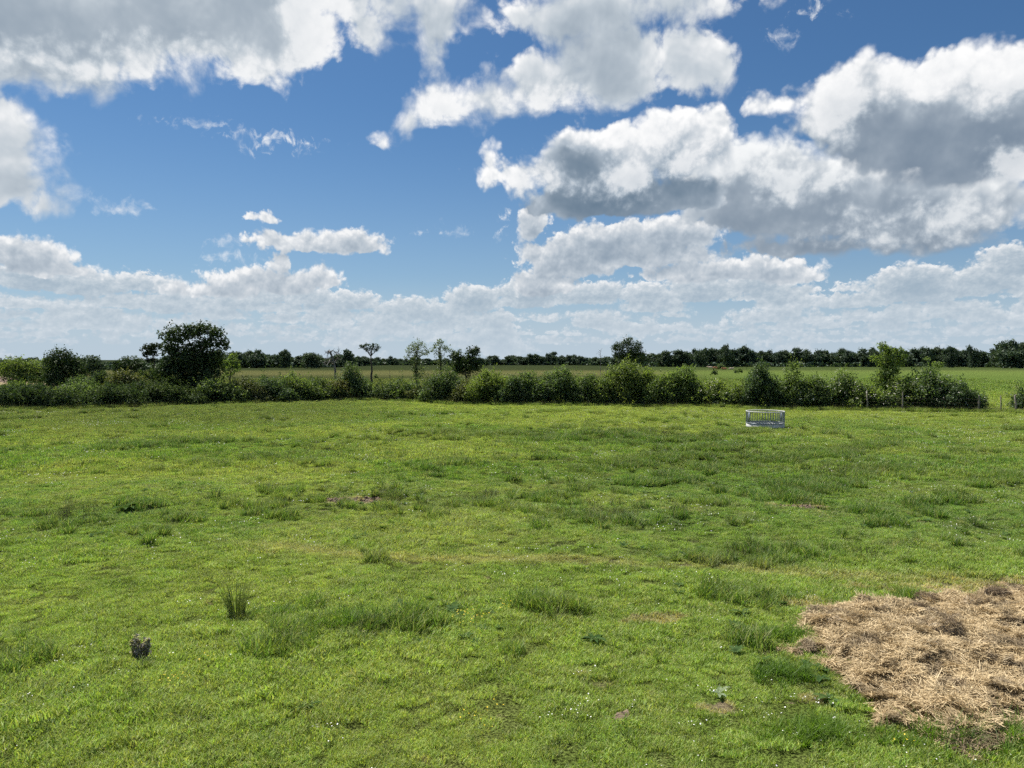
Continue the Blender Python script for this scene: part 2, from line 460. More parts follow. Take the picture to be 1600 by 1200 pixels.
def tube(acc, pts, radii, sides=6, tint=0.5, cap=True):
    pts = np.asarray(pts, float); n = len(pts)
    radii = np.broadcast_to(np.asarray(radii, float), (n,))
    tang = np.gradient(pts, axis=0) if n > 2 else np.repeat((pts[-1] - pts[0])[None], n, 0)
    tang /= np.linalg.norm(tang, axis=1)[:, None] + 1e-9
    ref = np.array([0.0, 0, 1]) if abs(tang[0][2]) < 0.9 else np.array([1.0, 0, 0])
    a = np.cross(tang, ref); a /= np.linalg.norm(a, axis=1)[:, None] + 1e-9
    b = np.cross(tang, a)
    ang = np.linspace(0, 2 * math.pi, sides, endpoint=False)
    ring = pts[:, None, :] + radii[:, None, None] * (np.cos(ang)[None, :, None] * a[:, None, :] + np.sin(ang)[None, :, None] * b[:, None, :])
    v = ring.reshape(-1, 3)
    i = np.arange(n - 1)[:, None] * sides; j = np.arange(sides)[None]; k = (j + 1) % sides
    f = np.stack([i + j, i + k, i + sides + k, i + sides + j], -1).reshape(-1, 4)
    acc.quads(v, f, tint)
    if cap:
        for base, c in ((0, pts[0]), ((n - 1) * sides, pts[-1])):
            vv = np.vstack([v[base:base + sides], c[None]])
            ff = np.array([[s, (s + 1) % sides, sides] for s in range(sides)])
            acc.tris(vv, ff if base else ff[:, ::-1], tint)

def box(acc, lo, hi, tint=0.5):
    x0, y0, z0 = lo; x1, y1, z1 = hi
    v = [(x0, y0, z0), (x1, y0, z0), (x1, y1, z0), (x0, y1, z0), (x0, y0, z1), (x1, y0, z1), (x1, y1, z1), (x0, y1, z1)]
    f = [(0, 3, 2, 1), (4, 5, 6, 7), (0, 1, 5, 4), (1, 2, 6, 5), (2, 3, 7, 6), (3, 0, 4, 7)]
    acc.quads(v, f, tint)

# ------------------------------------------------------------------ materials
def new_mat(name):
    m = bpy.data.materials.new(name); m.use_nodes = True
    m.node_tree.nodes.clear()
    N = Nodes(m.node_tree)
    out = m.node_tree.nodes.new('ShaderNodeOutputMaterial')
    return m, N, out

def bsdf(N, kind, **kw):
    n = N.t.nodes.new(kind)
    for k, v in kw.items():
        s = n.inputs[k.replace('_', ' ')]
        if isinstance(v, tuple) and len(v) == 3 and s.type == 'RGBA':
            v = (*v, 1.0)
        N.put(s, v)
    return n.outputs[0]

def add_mix(N, f, a, b):
    n = N.t.nodes.new('ShaderNodeMixShader')
    N.put(n.inputs[0], f); N.put(n.inputs[1], a); N.put(n.inputs[2], b)
    return n.outputs[0]

def attr(N, name, out='Fac'):
    n = N.t.nodes.new('ShaderNodeAttribute'); n.attribute_name = name
    return n.outputs[out]

def position(N):
    return N.t.nodes.new('ShaderNodeNewGeometry').outputs['Position']

def obj_random(N):
    return N.t.nodes.new('ShaderNodeObjectInfo').outputs['Random']

def leaf_mat(name, dark, light, trans=0.38, gloss=0.12, tcol=None):
    """leaf: diffuse upper side, light shining through, a little wax; tint runs leaf by leaf"""
    m, N, out = new_mat(name)
    t = attr(N, 'tint')
    p = position(N)
    n = N.noise(p, 0.9, detail=2, dim='3D')
    f = N.m('MULTIPLY_ADD', N.m('SUBTRACT', n, 0.5), 0.9, t, clamp=True)
    c = N.mix(f, dark, light)
    c = N.mix(obj_random(N), N.mix(1.0, c, (0.88, 0.92, 0.98), 'MULTIPLY'), N.mix(1.0, c, (1.14, 1.08, 0.92), 'MULTIPLY'))
    tc_ = N.mix(1.0, c, tcol or (1.35, 1.5, 0.55), 'MULTIPLY')
    sh = add_mix(N, trans, bsdf(N, 'ShaderNodeBsdfDiffuse', Color=c), bsdf(N, 'ShaderNodeBsdfTranslucent', Color=tc_))
    if gloss:
        sh = add_mix(N, gloss * 0.2, sh, bsdf(N, 'ShaderNodeBsdfGlossy', Color=(0.75, 0.8, 0.72), Roughness=0.52))
    N.put(out.inputs[0], sh)
    return m

def plain_mat(name, c1, c2, scale=8.0, rough=0.85, metal=0.0, bump=0.0, detail=4, spec=0.3):
    m, N, out = new_mat(name)
    tcd = N.t.nodes.new('ShaderNodeTexCoord').outputs['Object']
    n = N.noise(tcd, scale, detail=detail, rough=0.6, dim='3D')
    c = N.mix(N.step(n, 0.3, 0.7), c1, c2)
    b = N.t.nodes.new('ShaderNodeBsdfPrincipled')
    N.put(b.inputs['Base Color'], c)
    b.inputs['Roughness'].default_value = rough; b.inputs['Metallic'].default_value = metal
    b.inputs['Specular IOR Level'].default_value = spec
    if bump:
        bn = N.t.nodes.new('ShaderNodeBump'); bn.inputs['Strength'].default_value = bump; bn.inputs['Distance'].default_value = 0.05
        N.put(bn.inputs['Height'], n); N.put(b.inputs['Normal'], bn.outputs[0])
    N.put(out.inputs[0], b.outputs[0])
    return m

# --- one colour field for the turf, shared by the soil sheet and the blades that grow on it
def grass_group():
    g, N, gi, go = new_group('turf_colour', [('P', 'NodeSocketVector')], [('Color', 'NodeSocketColor'), ('Dry', 'NodeSocketFloat'), ('Dark', 'NodeSocketFloat')])
    P = gi[0]
    x, y, z = N.sep(P)
    n1 = N.noise(N.v('MULTIPLY', P, (0.8, 1.3, 0.0)), 0.10, detail=3, rough=0.55)
    n2 = N.noise(N.v('MULTIPLY', P, (0.9, 1.1, 0.0)), 0.55, detail=4, rough=0.6)
    n3 = N.noise(P, 2.6, detail=3, rough=0.6)
    def ell(cx, cy, rx, ry):
        q = N.v('MULTIPLY_ADD', P, (1 / rx, 1 / ry, 0.0), (-cx / rx, -cy / ry, 0.0))
        return N.m('SUBTRACT', 1.0, N.v('LENGTH', q))
    # sunny yellow-green and lush green
    f = N.m('ADD', N.m('MULTIPLY', n1, 0.6), N.m('MULTIPLY', n2, 0.4))
    c = N.mix(N.step(f, 0.40, 0.60), (0.110, 0.180, 0.038), (0.208, 0.246, 0.066))
    c = N.mix(N.step(n3, 0.52, 0.75, 0.0, 0.5), c, (0.27, 0.31, 0.085))
    n4 = N.noise(N.v('ADD', P, (31.0, 17.0, 0.0)), 1.3, detail=4, rough=0.65)
    c = N.mix(N.step(n4, 0.50, 0.66, 0.0, 0.65), c, (0.165, 0.185, 0.078))         # greyer, dusty leaf
    c = N.mix(N.step(n4, 0.48, 0.34, 0.0, 0.45), c, (0.085, 0.165, 0.026))         # juicy green
    c = N.mix(N.step(N.m('MULTIPLY_ADD', N.m('SUBTRACT', n1, 0.5), 9.0, y), 20.0, 11.0, 0.0, 0.55), c, (0.225, 0.280, 0.062))     # shorter, sunnier turf near the yard
    # weedy, darker growth in the middle of the meadow and along its left side; the back-left ellipse paints a cloud shadow
    dk = None
    for e in ((9.5, 29, 11, 9), (5.0, 40, 14, 5), (-3.5, 22, 5, 3), (-9.5, 31, 5, 3), (-10.8, 19.5, 3, 2), (-27, 56, 20, 9), (15, 19, 6, 4), (-2.2, 11.0, 1.7, 0.7), (5.2, 15.8, 4.5, 1.2), (3.3, 19.5, 3.5, 1.8), (-16, 36, 6, 3)):
        v = ell(*e)
        dk = v if dk is None else N.m('MAXIMUM', dk, v)
    dk = N.step(N.m('ADD', dk, N.m('MULTIPLY_ADD', n2, 3.4, N.m('MULTIPLY_ADD', n4, 2.2, -3.1))), -0.15, 0.75)
    c = N.mix(N.m('MULTIPLY', dk, 0.5), c, (0.066, 0.115, 0.034))
    cloud_shade = N.m('MULTIPLY', N.step(N.m('MULTIPLY_ADD', N.m('SUBTRACT', n1, 0.5), 18.0, y), 34, 54), N.step(N.m('MULTIPLY_ADD', N.m('SUBTRACT', n1, 0.5), 14.0, x), -2, -20))
    c = N.mix(N.m('MULTIPLY', cloud_shade, 0.7), c, (0.098, 0.122, 0.046))                 # cloud shadow over the back left, put into the grass colour
    # dry track and worn spots
    tr = N.m('ADD', N.m('MULTIPLY_ADD', x, 0.214, y), -15.25)
    tr = N.m('ABSOLUTE', N.m('MULTIPLY_ADD', N.m('SUBTRACT', n1, 0.5), 3.0, tr))
    trk = N.m('MULTIPLY', N.step(tr, 0.62, 0.05), N.step(x, -8.5, -4.0))
    trk = N.m('MULTIPLY', trk, N.step(n2, 0.28, 0.52))
    worn = None
    for e in ((8.9, 13.5, 2.9, 0.5), (11.5, 13.5, 2.0, 0.6), (-4.7, 22.0, 0.95, 0.45), (8.3, 21.4, 1.0, 0.32), (2.5, 8.75, 0.35, 0.2), (3.75, 9.0, 0.3, 0.15), (5.1, 12.45, 0.7, 0.25), (2.3, 11.8, 0.6, 0.25)):
        v = ell(*e)
        worn = v if worn is None else N.m('MAXIMUM', worn, v)
    worn = N.step(N.m('MULTIPLY_ADD', N.m('SUBTRACT', n3, 0.5), 2.4, worn), -0.05, 0.45)
    dry = N.m('MAXIMUM', N.m('MULTIPLY', trk, 0.5), N.m('MULTIPLY', worn, 0.8))
    dry = N.m('MAXIMUM', dry, N.step(N.m('MULTIPLY_ADD', n2, 0.5, N.m('MULTIPLY', n3, 0.5)), 0.60, 0.72, 0.0, 0.45))
    c = N.mix(dry, c, (0.31, 0.262, 0.15))
    # the strip by the hedge is a brighter yellow-green
    bright_green = N.m('MULTIPLY', N.step(N.m('MULTIPLY_ADD', N.m('SUBTRACT', n1, 0.5), 14.0, y), 43, 52), N.step(x, -12, 6))
    c = N.mix(N.m('MULTIPLY', bright_green, 0.7), c, (0.212, 0.250, 0.066))
    # fields beyond the hedge, band by band
    yy = N.m('MULTIPLY_ADD', N.m('SUBTRACT', n1, 0.5), 30.0, y)
    far = N.ramp(N.m('DIVIDE', yy, 600.0, clamp=True), [(0.0, (0.115, 0.150, 0.040)), (0.22, (0.090, 0.112, 0.036)), (0.29, (0.062, 0.074, 0.028)), (0.36, (0.140, 0.140, 0.055)), (0.44, (0.125, 0.128, 0.048)), (0.52, (0.050, 0.064, 0.026)), (1.0, (0.044, 0.058, 0.026))])
    right = N.step(N.m('SUBTRACT', x, N.m('MULTIPLY', y, 0.12)), 0, 40)
    far = N.mix(N.m('MULTIPLY', right, N.step(yy, 230, 330, 0.8, 0.25)), far, (0.12, 0.18, 0.04))
    c = N.mix(N.step(yy, 74, 96), c, far)
    N.put(go[0], c); N.put(go[1], dry); N.put(go[2], dk)
    return g
G_TURF = grass_group()

def turf_node(N):
    n = N.t.nodes.new('ShaderNodeGroup'); n.node_tree = G_TURF
    N.put(n.inputs[0], position(N))
    return n.outputs

def blade_mat(name, lo=0.34, hi=2.75, trans=0.42, tint=(1, 1, 1), strength=1.0):
    m, N, out = new_mat(name)
    c = turf_node(N)[0]
    t = attr(N, 'tint')
    r = obj_random(N)
    k = N.lerp(N.m('MULTIPLY_ADD', r, 0.3, N.m('MULTIPLY', t, 0.7)), lo, hi)
    c = N.mix(1.0, c, N.xyz(N.m('MULTIPLY', k, tint[0]), N.m('MULTIPLY', k, tint[1]), N.m('MULTIPLY', k, tint[2])), 'MULTIPLY')
    c = N.mix(1.0, c, N.ramp(N.m('FRACT', N.m('MULTIPLY', t, 7.31)), [(0.0, (1.22, 1.0, 0.75)), (0.35, (1.0, 1.0, 1.0)), (0.7, (0.82, 0.98, 0.95)), (1.0, (1.1, 1.06, 1.25))]), 'MULTIPLY')
    c = N.mix(N.step(t, 0.84, 0.88, 0.0, 0.6), c, (0.42, 0.38, 0.20))          # the odd dead blade
    tc_ = N.mix(1.0, c, (1.25, 1.35, 0.6), 'MULTIPLY')
    sh = add_mix(N, trans, bsdf(N, 'ShaderNodeBsdfDiffuse', Color=c), bsdf(N, 'ShaderNodeBsdfTranslucent', Color=tc_))
    sh = add_mix(N, 0.025, sh, bsdf(N, 'ShaderNodeBsdfGlossy', Color=(0.8, 0.85, 0.7), Roughness=0.55))
    N.put(out.inputs[0], sh)
    return m

M_BLADE = blade_mat('grass_blade')
M_TALL = blade_mat('tall_grass_blade', 0.50, 1.65, tint=(0.84, 0.95, 0.90))

def ground_mat():
    m, N, out = new_mat('meadow_soil_and_thatch')
    o = turf_node(N)
    p = position(N)
    fine = N.noise(p, 26.0, detail=4, rough=0.75)
    mid = N.noise(p, 1.7, detail=4, rough=0.65)
    x, y, z = N.sep(p)
    near = N.step(y, 30, 75, 1.0, 0.0)
    k = N.lerp(near, 1.0, N.step(fine, 0.36, 0.66, 0.12, 1.0))
    k = N.m('MULTIPLY', k, N.step(mid, 0.25, 0.75, 0.75, 1.15))
    c = N.mix(1.0, o[0], N.xyz(k, k, k), 'MULTIPLY')
    soil = N.mix(fine, (0.15, 0.112, 0.075), (0.33, 0.26, 0.175))
    c = N.mix(N.m('MULTIPLY', N.m('MULTIPLY', o[1], near), 0.65), c, soil)
    b = bsdf(N, 'ShaderNodeBsdfDiffuse', Color=c, Roughness=0.6)
    bn = N.t.nodes.new('ShaderNodeBump'); bn.inputs['Strength'].default_value = 0.7; bn.inputs['Distance'].default_value = 0.05
    N.put(bn.inputs['Height'], fine)
    N.put(b.node.inputs['Normal'], bn.outputs[0])
    N.put(out.inputs[0], b)
    return m

# ================================================================== the ground: one sheet to the horizon
def make_ground():
    ys = np.concatenate([np.linspace(-25, 90, 116), np.geomspace(95, 9000, 46)])
    u = np.linspace(-1, 1, 121)
    X = np.sign(u)[None] * np.abs(u)[None] ** 1.3 * (70 + np.maximum(ys, 0) * 1.3)[:, None]
    Y = np.repeat(ys[:, None], len(u), 1)
    Z = terrain(X, Y)
    V = np.stack([X, Y, Z], -1).reshape(-1, 3)
    n, k = X.shape
    i = np.arange(n - 1)[:, None] * k; j = np.arange(k - 1)[None]
    F = np.stack([i + j, i + j + 1, i + k + j + 1, i + k + j], -1).reshape(-1, 4)
    a = Acc(); a.quads(V, F)
    o = a.obj('meadow_ground', ground_mat(), smooth=True)
    tag(o, 'green grazed meadow with far fields behind the hedge', 'meadow', kind='structure')
make_ground()

# ================================================================== instancing of ground cover (stuff nobody could count)
PROTO = bpy.data.collections.new('ground_cover_prototypes')          # not linked to the scene

def scatter(name, protos, X, Y, scl, rng, label, category, tilt=0.12, zoff=0.0, zfun=None):
    """one object whose points carry copies of a few small plants"""
    col = bpy.data.collections.new(name + '_kinds')
    for k, me in enumerate(protos):
        col.objects.link(bpy.data.objects.new('%s_kind_%02d' % (name, k), me))
    n = len(X)
    Z = (zfun or terrain)(X, Y) + zoff
    me = bpy.data.meshes.new(name)
    me.vertices.add(n); me.vertices.foreach_set('co', np.stack([X, Y, Z], -1).astype(np.float32).ravel())
    rot = np.stack([rng.normal(0, tilt, n), rng.normal(0, tilt, n), rng.uniform(0, 2 * math.pi, n)], -1).astype(np.float32)
    a = me.attributes.new('rot', 'FLOAT_VECTOR', 'POINT'); a.data.foreach_set('vector', rot.ravel())
    a = me.attributes.new('scl', 'FLOAT', 'POINT'); a.data.foreach_set('value', np.broadcast_to(scl, (n,)).astype(np.float32))
    a = me.attributes.new('kind_index', 'INT', 'POINT'); a.data.foreach_set('value', rng.integers(0, len(protos), n).astype(np.int32))
    for p in protos:
        if p.materials and p.materials[0].name not in [m.name for m in me.materials]:
            me.materials.append(p.materials[0])
    o = link(bpy.data.objects.new(name, me))
    gt = bpy.data.node_groups.new(name + '_scatter', 'GeometryNodeTree')
    gt.interface.new_socket('Geometry', in_out='INPUT', socket_type='NodeSocketGeometry')
    gt.interface.new_socket('Geometry', in_out='OUTPUT', socket_type='NodeSocketGeometry')
    gi = gt.nodes.new('NodeGroupInput'); go = gt.nodes.new('NodeGroupOutput')
    ip = gt.nodes.new('GeometryNodeInstanceOnPoints')
    ci = gt.nodes.new('GeometryNodeCollectionInfo')
    ci.inputs['Collection'].default_value = col
    ci.inputs['Separate Children'].default_value = True
    ci.inputs['Reset Children'].default_value = True
    ip.inputs['Pick Instance'].default_value = True
    def named(nm, typ):
        na = gt.nodes.new('GeometryNodeInputNamedAttribute'); na.data_type = typ
        na.inputs['Name'].default_value = nm
        return [s for s in na.outputs if s.enabled and s.name == 'Attribute'][0]
    er = gt.nodes.new('FunctionNodeEulerToRotation')
    L = gt.links.new
    L(gi.outputs[0], ip.inputs['Points']); L(ci.outputs[0], ip.inputs['Instance'])
    L(named('kind_index', 'INT'), ip.inputs['Instance Index'])
    L(named('rot', 'FLOAT_VECTOR'), er.inputs[0]); L(er.outputs[0], ip.inputs['Rotation'])
    L(named('scl', 'FLOAT'), ip.inputs['Scale'])
    L(ip.outputs[0], go.inputs[0])
    md = o.modifiers.new('scatter', 'NODES'); md.node_group = gt
    tag(o, label, category, kind='stuff')
    return o

def blades(acc, n, radius, h0, h1, w0, w1, rng, lean=0.5, droop=0.5, seg=2, centre=False):
    """n curved tapering blades growing from a disc"""
    r = radius * np.sqrt(rng.random(n)); a = rng.uniform(0, 2 * math.pi, n)
    bx, by = r * np.cos(a), r * np.sin(a)
    h = rng.uniform(h0, h1, n); w = rng.uniform(w0, w1, n) * 0.5
    la = np.where(rng.random(n) < 0.5, a, rng.uniform(0, 2 * math.pi, n)) if centre else rng.uniform(0, 2 * math.pi, n)
    ln = h * rng.uniform(0.05, lean, n)
    dxy = np.stack([np.cos(la), np.sin(la)], -1)
    side = np.stack([-dxy[:, 1], dxy[:, 0]], -1)
    ta = rng.uniform(0, math.pi, n); tw = np.stack([np.cos(ta), np.sin(ta)], -1)
    side = np.where((rng.random(n) < 0.6)[:, None], side, tw)
    pts = []
    for k in range(seg + 1):
        t = k / seg
        f = ln * (t ** 1.6)
        z = h * (t - droop * rng.random(n) * 0.5 * t ** 3)
        c = np.stack([bx + dxy[:, 0] * f, by + dxy[:, 1] * f, z], -1)
        ww = (w * (1 - t ** 1.8 * 0.92))[:, None]
        pts.append((np.concatenate([c[:, :2] - side * ww, c[:, 2:]], 1), np.concatenate([c[:, :2] + side * ww, c[:, 2:]], 1)))
    tint = rng.random(n)
    for k in range(seg):
        v = np.stack([pts[k][0], pts[k][1], pts[k + 1][1], pts[k + 1][0]], 1).reshape(-1, 3)
        acc.quads(v, np.arange(4 * n).reshape(-1, 4), tint)

def view_points(rng, d0, d1, dens, margin=1.12, extra=1.0):
    """points spread evenly over the part of the meadow the place shows, between two distances"""
    wmax = 0.70 * d1 * margin + extra
    n = int(dens * 2 * wmax * (d1 - d0))
    X = rng.uniform(-wmax, wmax, n); Y = rng.uniform(d0, d1, n)
    k = np.abs(X) < 0.70 * Y * margin + extra
    return X[k], Y[k]

def fbm(X, Y, seed, scale):
    """cheap value noise for placing things"""
    out = np.zeros_like(X); amp = 1.0; tot = 0
    rs = np.random.default_rng(seed)
    for o in range(4):
        for _ in range(3):
            a = rs.uniform(0, 2 * math.pi); ph = rs.uniform(0, 2 * math.pi)
            s = scale * 2 ** o * rs.uniform(0.7, 1.4)
            out += amp * np.sin((X * math.cos(a) + Y * math.sin(a)) * s + ph); tot += amp * 0.5
        amp *= 0.55
    return out / tot

def ell_np(X, Y, es):
    m = np.full(X.shape, -9.0)
    for cx, cy, rx, ry in es:
        m = np.maximum(m, 1 - np.hypot((X - cx) / rx, (Y - cy) / ry))
    return m

STRAW_C = [(7.75, 10.65, 3.15, 1.6), (5.7, 11.35, 1.15, 0.72), (5.42, 9.9, 1.0, 1.35), (4.9, 8.6, 0.5, 0.85), (9.0, 11.9, 2.5, 0.95), (10.9, 10.7, 3.4, 2.05), (5.5, 8.95, 0.7, 0.7)]
WORN = [(8.9, 13.5, 2.9, 0.5), (11.5, 13.5, 2.0, 0.6), (-4.7, 22.0, 0.95, 0.45), (8.3, 21.4, 1.0, 0.32), (5.1, 12.45, 0.7, 0.25)]
def straw_mask(X, Y):
    return ell_np(X, Y, STRAW_C) + 0.13 * fbm(X, Y, 3, 2.2) + 0.11 * fbm(X, Y, 4, 6.5)

DARK_E = [(9.5, 29, 11, 9), (5.0, 40, 14, 5), (-3.5, 22, 5, 3), (-9.5, 31, 5, 3), (-10.8, 19.5, 3, 2), (15, 19, 6, 4), (-2.2, 11.0, 1.9, 0.8), (5.2, 15.8, 4.5, 1.2), (3.3, 19.5, 3.5, 1.8), (-16, 36, 6, 3), (4.4, 13.0, 1.8, 0.7), (3.8, 10.9, 0.6, 0.6), (-6.3, 10.4, 1.3, 0.8), (1.0, 10.1, 1.1, 0.5), (-3.0, 8.6, 1.1, 0.5), (0.4, 12.4, 1.4, 0.6), (3.4, 8.3, 0.8, 0.5)]

rg = np.random.default_rng(11)
def turf_kind(n, rad, h0, h1, w0, w1, seed, lean=0.9, seg=2, mat=None):
    a = Acc(); blades(a, n, rad, h0, h1, w0, w1, np.random.default_rng(seed), lean=lean, seg=seg)
    return a.mesh('turf_kind_%d' % seed, mat or M_BLADE)

near_kinds = [turf_kind(520, 0.24, 0.022, 0.075, 0.006, 0.013, 100 + k, lean=1.3) for k in range(6)]
far_kinds = [turf_kind(420, 0.42, 0.05, 0.12, 0.010, 0.020, 200 + k, seg=2) for k in range(5)]
rough_kinds = [turf_kind(230, 0.17, 0.08, 0.22, 0.007, 0.013, 300 + k, lean=1.0, seg=3, mat=M_TALL) for k in range(5)]

def cut(X, Y, thin_worn=0.30):
    m = straw_mask(X, Y)
    k = m < 0.04 + 0.30 * rg.random(len(X)) ** 2.5
    w = ell_np(X, Y, WORN) + 0.35 * fbm(X, Y, 5, 5.0)
    k &= (w < 0.05) | (rg.random(len(X)) < thin_worn)
    return k

X1, Y1 = view_points(rg, 5.5, 26, 25)
k = cut(X1, Y1); X1, Y1 = X1[k], Y1[k]
s1 = np.clip(0.95 + 0.45 * fbm(X1, Y1, 8, 0.9) + rg.normal(0, 0.15, len(X1)), 0.75, 2.0)
scatter('short_turf', near_kinds, X1, Y1, s1, rg, 'short grazed turf covering the near half of the meadow', 'grass')
X2, Y2 = view_points(rg, 26, 82, 7.0)
k = cut(X2, Y2); X2, Y2 = X2[k], Y2[k]
s2 = np.clip(1.0 + 0.4 * fbm(X2, Y2, 8, 0.5) + rg.normal(0, 0.15, len(X2)), 0.7, 1.9)
scatter('meadow_turf', far_kinds, X2, Y2, s2, rg, 'grazed turf covering the back half of the meadow up to the hedge', 'grass')
# rough, longer growth in the weedy parts
X3, Y3 = view_points(rg, 6, 60, 12.0)
w = np.clip(ell_np(X3, Y3, DARK_E), -0.6, 0.5) * 0.5 + 0.45 * fbm(X3, Y3, 21, 0.6) + 0.75 * fbm(X3, Y3, 22, 2.2)
k = cut(X3, Y3, 0.0) & (w > 0.38 + 0.42 * rg.random(len(X3)))
X3, Y3 = X3[k], Y3[k]
s3 = np.clip(1.0 + 0.6 * np.maximum(w[k] - 0.4, 0) + rg.normal(0, 0.15, len(X3)) + 0.008 * Y3, 0.6, 2.4)
scatter('rough_grass', rough_kinds, X3, Y3, s3, rg, 'longer dark green grass in rough patches across the meadow', 'grass')

# small dark weed tufts, scattered singly
tuft_kinds = []
M_TUFT = blade_mat('weed_tuft_blade', 0.45, 1.5, tint=(0.84, 0.92, 0.92))
for k in range(5):
    a = Acc(); blades(a, 150, 0.10, 0.10, 0.30, 0.008, 0.018, np.random.default_rng(350 + k), lean=1.1, seg=3, centre=True)
    tuft_kinds.append(a.mesh('weed_tuft_kind', M_TUFT))
X4, Y4 = view_points(rg, 6.5, 58, 2.4)
w = np.clip(ell_np(X4, Y4, DARK_E), -1, 0.6) * 0.45 + 0.5 * fbm(X4, Y4, 25, 0.5) + 0.5 * fbm(X4, Y4, 26, 1.7)
k = cut(X4, Y4, 0.0) & (w > 0.25 + 0.65 * rg.random(len(X4)) - 0.12 * (Y4 < 20))
X4, Y4 = X4[k], Y4[k]
scatter('weed_tufts', tuft_kinds, X4, Y4, rg.uniform(0.5, 1.25, len(X4)) * np.clip(0.75 + Y4 / 60, 0.8, 1.5), rg, 'small dark weed tufts dotted over the meadow', 'weeds')

# ================================================================== vegetation
M_BARK = plain_mat('bark', (0.045, 0.036, 0.028), (0.11, 0.095, 0.075), 6.0, 0.9, bump=0.5)
M_DEADWOOD = plain_mat('weathered_dead_wood', (0.10, 0.09, 0.08), (0.24, 0.22, 0.20), 5.0, 0.9, bump=0.3)
LEAF = {
    'oak': leaf_mat('oak_leaves', (0.024, 0.043, 0.017), (0.058, 0.086, 0.029), trans=0.22),
    'dark': leaf_mat('dark_hedge_leaves', (0.045, 0.077, 0.035), (0.131, 0.175, 0.075), trans=0.40),
    'mid': leaf_mat('hedge_leaves', (0.058, 0.095, 0.037), (0.185, 0.232, 0.090), trans=0.48, gloss=0.1),
    'light': leaf_mat('fresh_hedge_leaves', (0.074, 0.116, 0.037), (0.222, 0.276, 0.092), trans=0.48, gloss=0.1),
    'grey': leaf_mat('greyish_willow_leaves', (0.078, 0.111, 0.052), (0.176, 0.208, 0.111), trans=0.32),
    'olive': leaf_mat('olive_brown_leaves', (0.075, 0.089, 0.030), (0.164, 0.166, 0.067), trans=0.3),
    'bramble': leaf_mat('bramble_leaves', (0.030, 0.053, 0.025), (0.090, 0.120, 0.053), trans=0.3, gloss=0.05),  # darkened so the left thickets carry the cloud shadow in their leaf colour
    'pine': leaf_mat('pine_needles', (0.020, 0.032, 0.016), (0.040, 0.056, 0.026), trans=0.12),
    'far': leaf_mat('hazed_far_leaves', (0.038, 0.064, 0.043), (0.072, 0.102, 0.064), trans=0.2),  # bluish lift of distant haze is put into the leaf colour
}
M_BLOSSOM = plain_mat('cream_blossom', (0.55, 0.52, 0.42), (0.80, 0.78, 0.68), 20.0, 0.8)

def leaves(acc, C, size, rng, up=0.35, tint=None, out_dir=None):
    """one folded leaf spray (a lozenge of two quads' worth of blade) per centre"""
    n = len(C)
    nrm = rng.normal(size=(n, 3)); nrm[:, 2] += up * 2
    if out_dir is not None:
        nrm += out_dir * 0.7
    nrm /= np.linalg.norm(nrm, axis=1)[:, None] + 1e-9
    a = np.cross(nrm, rng.normal(size=(n, 3))); a /= np.linalg.norm(a, axis=1)[:, None] + 1e-9
    b = np.cross(nrm, a)
    s = (size * rng.uniform(0.6, 1.35, n))[:, None]
    v = np.stack([C - a * s, C - b * s * 0.55 + a * s * 0.1, C + a * s, C + b * s * 0.55 + a * s * 0.1], 1).reshape(-1, 3)
    acc.quads(v, np.arange(4 * n).reshape(-1, 4), rng.random(n) if tint is None else tint)

def lobe_points(lobes, n, rng, shell=0.55, clump=9, spread=0.22, bottom=-0.8):
    """leaf positions gathered in clumps near the skin of a set of ellipsoids (x, y, z, rx, ry, rz)"""
    L = np.asarray(lobes, float)
    wgt = (L[:, 3] * L[:, 4] + L[:, 3] * L[:, 5] + L[:, 4] * L[:, 5]); wgt /= wgt.sum()
    nc = max(4, n // clump)
    k = rng.choice(len(L), nc, p=wgt)
    d = rng.normal(size=(nc, 3)); d /= np.linalg.norm(d, axis=1)[:, None]
    d[:, 2] = np.where(d[:, 2] < bottom, -d[:, 2] * 0.5, d[:, 2])
    r = shell + (1 - shell) * rng.random(nc) ** 0.7
    r *= 1.0 + 0.10 * rng.normal(size=nc)
    c = L[k, :3] + d * L[k, 3:] * r[:, None]
    rad = spread * np.sqrt(np.mean(L[k, 3:], axis=1))
    cs = np.repeat(c, clump, 0) + rng.normal(size=(nc * clump, 3)) * np.repeat(rad, clump)[:, None]
    ct = np.repeat(np.clip(0.45 + 0.28 * rng.normal(size=nc), 0, 1), clump)
    od = np.repeat(d, clump, 0)
    return cs, np.clip(ct + 0.18 * rng.normal(size=len(cs)), 0, 1), od

def limb_path(p0, p1, rng, n=6, wob=0.08):
    p0, p1 = np.asarray(p0, float), np.asarray(p1, float)
    t = np.linspace(0, 1, n)[:, None]
    L = np.linalg.norm(p1 - p0)
    w = rng.normal(size=(n, 3)) * wob * L * np.sin(t * math.pi)
    return p0 + (p1 - p0) * t + w

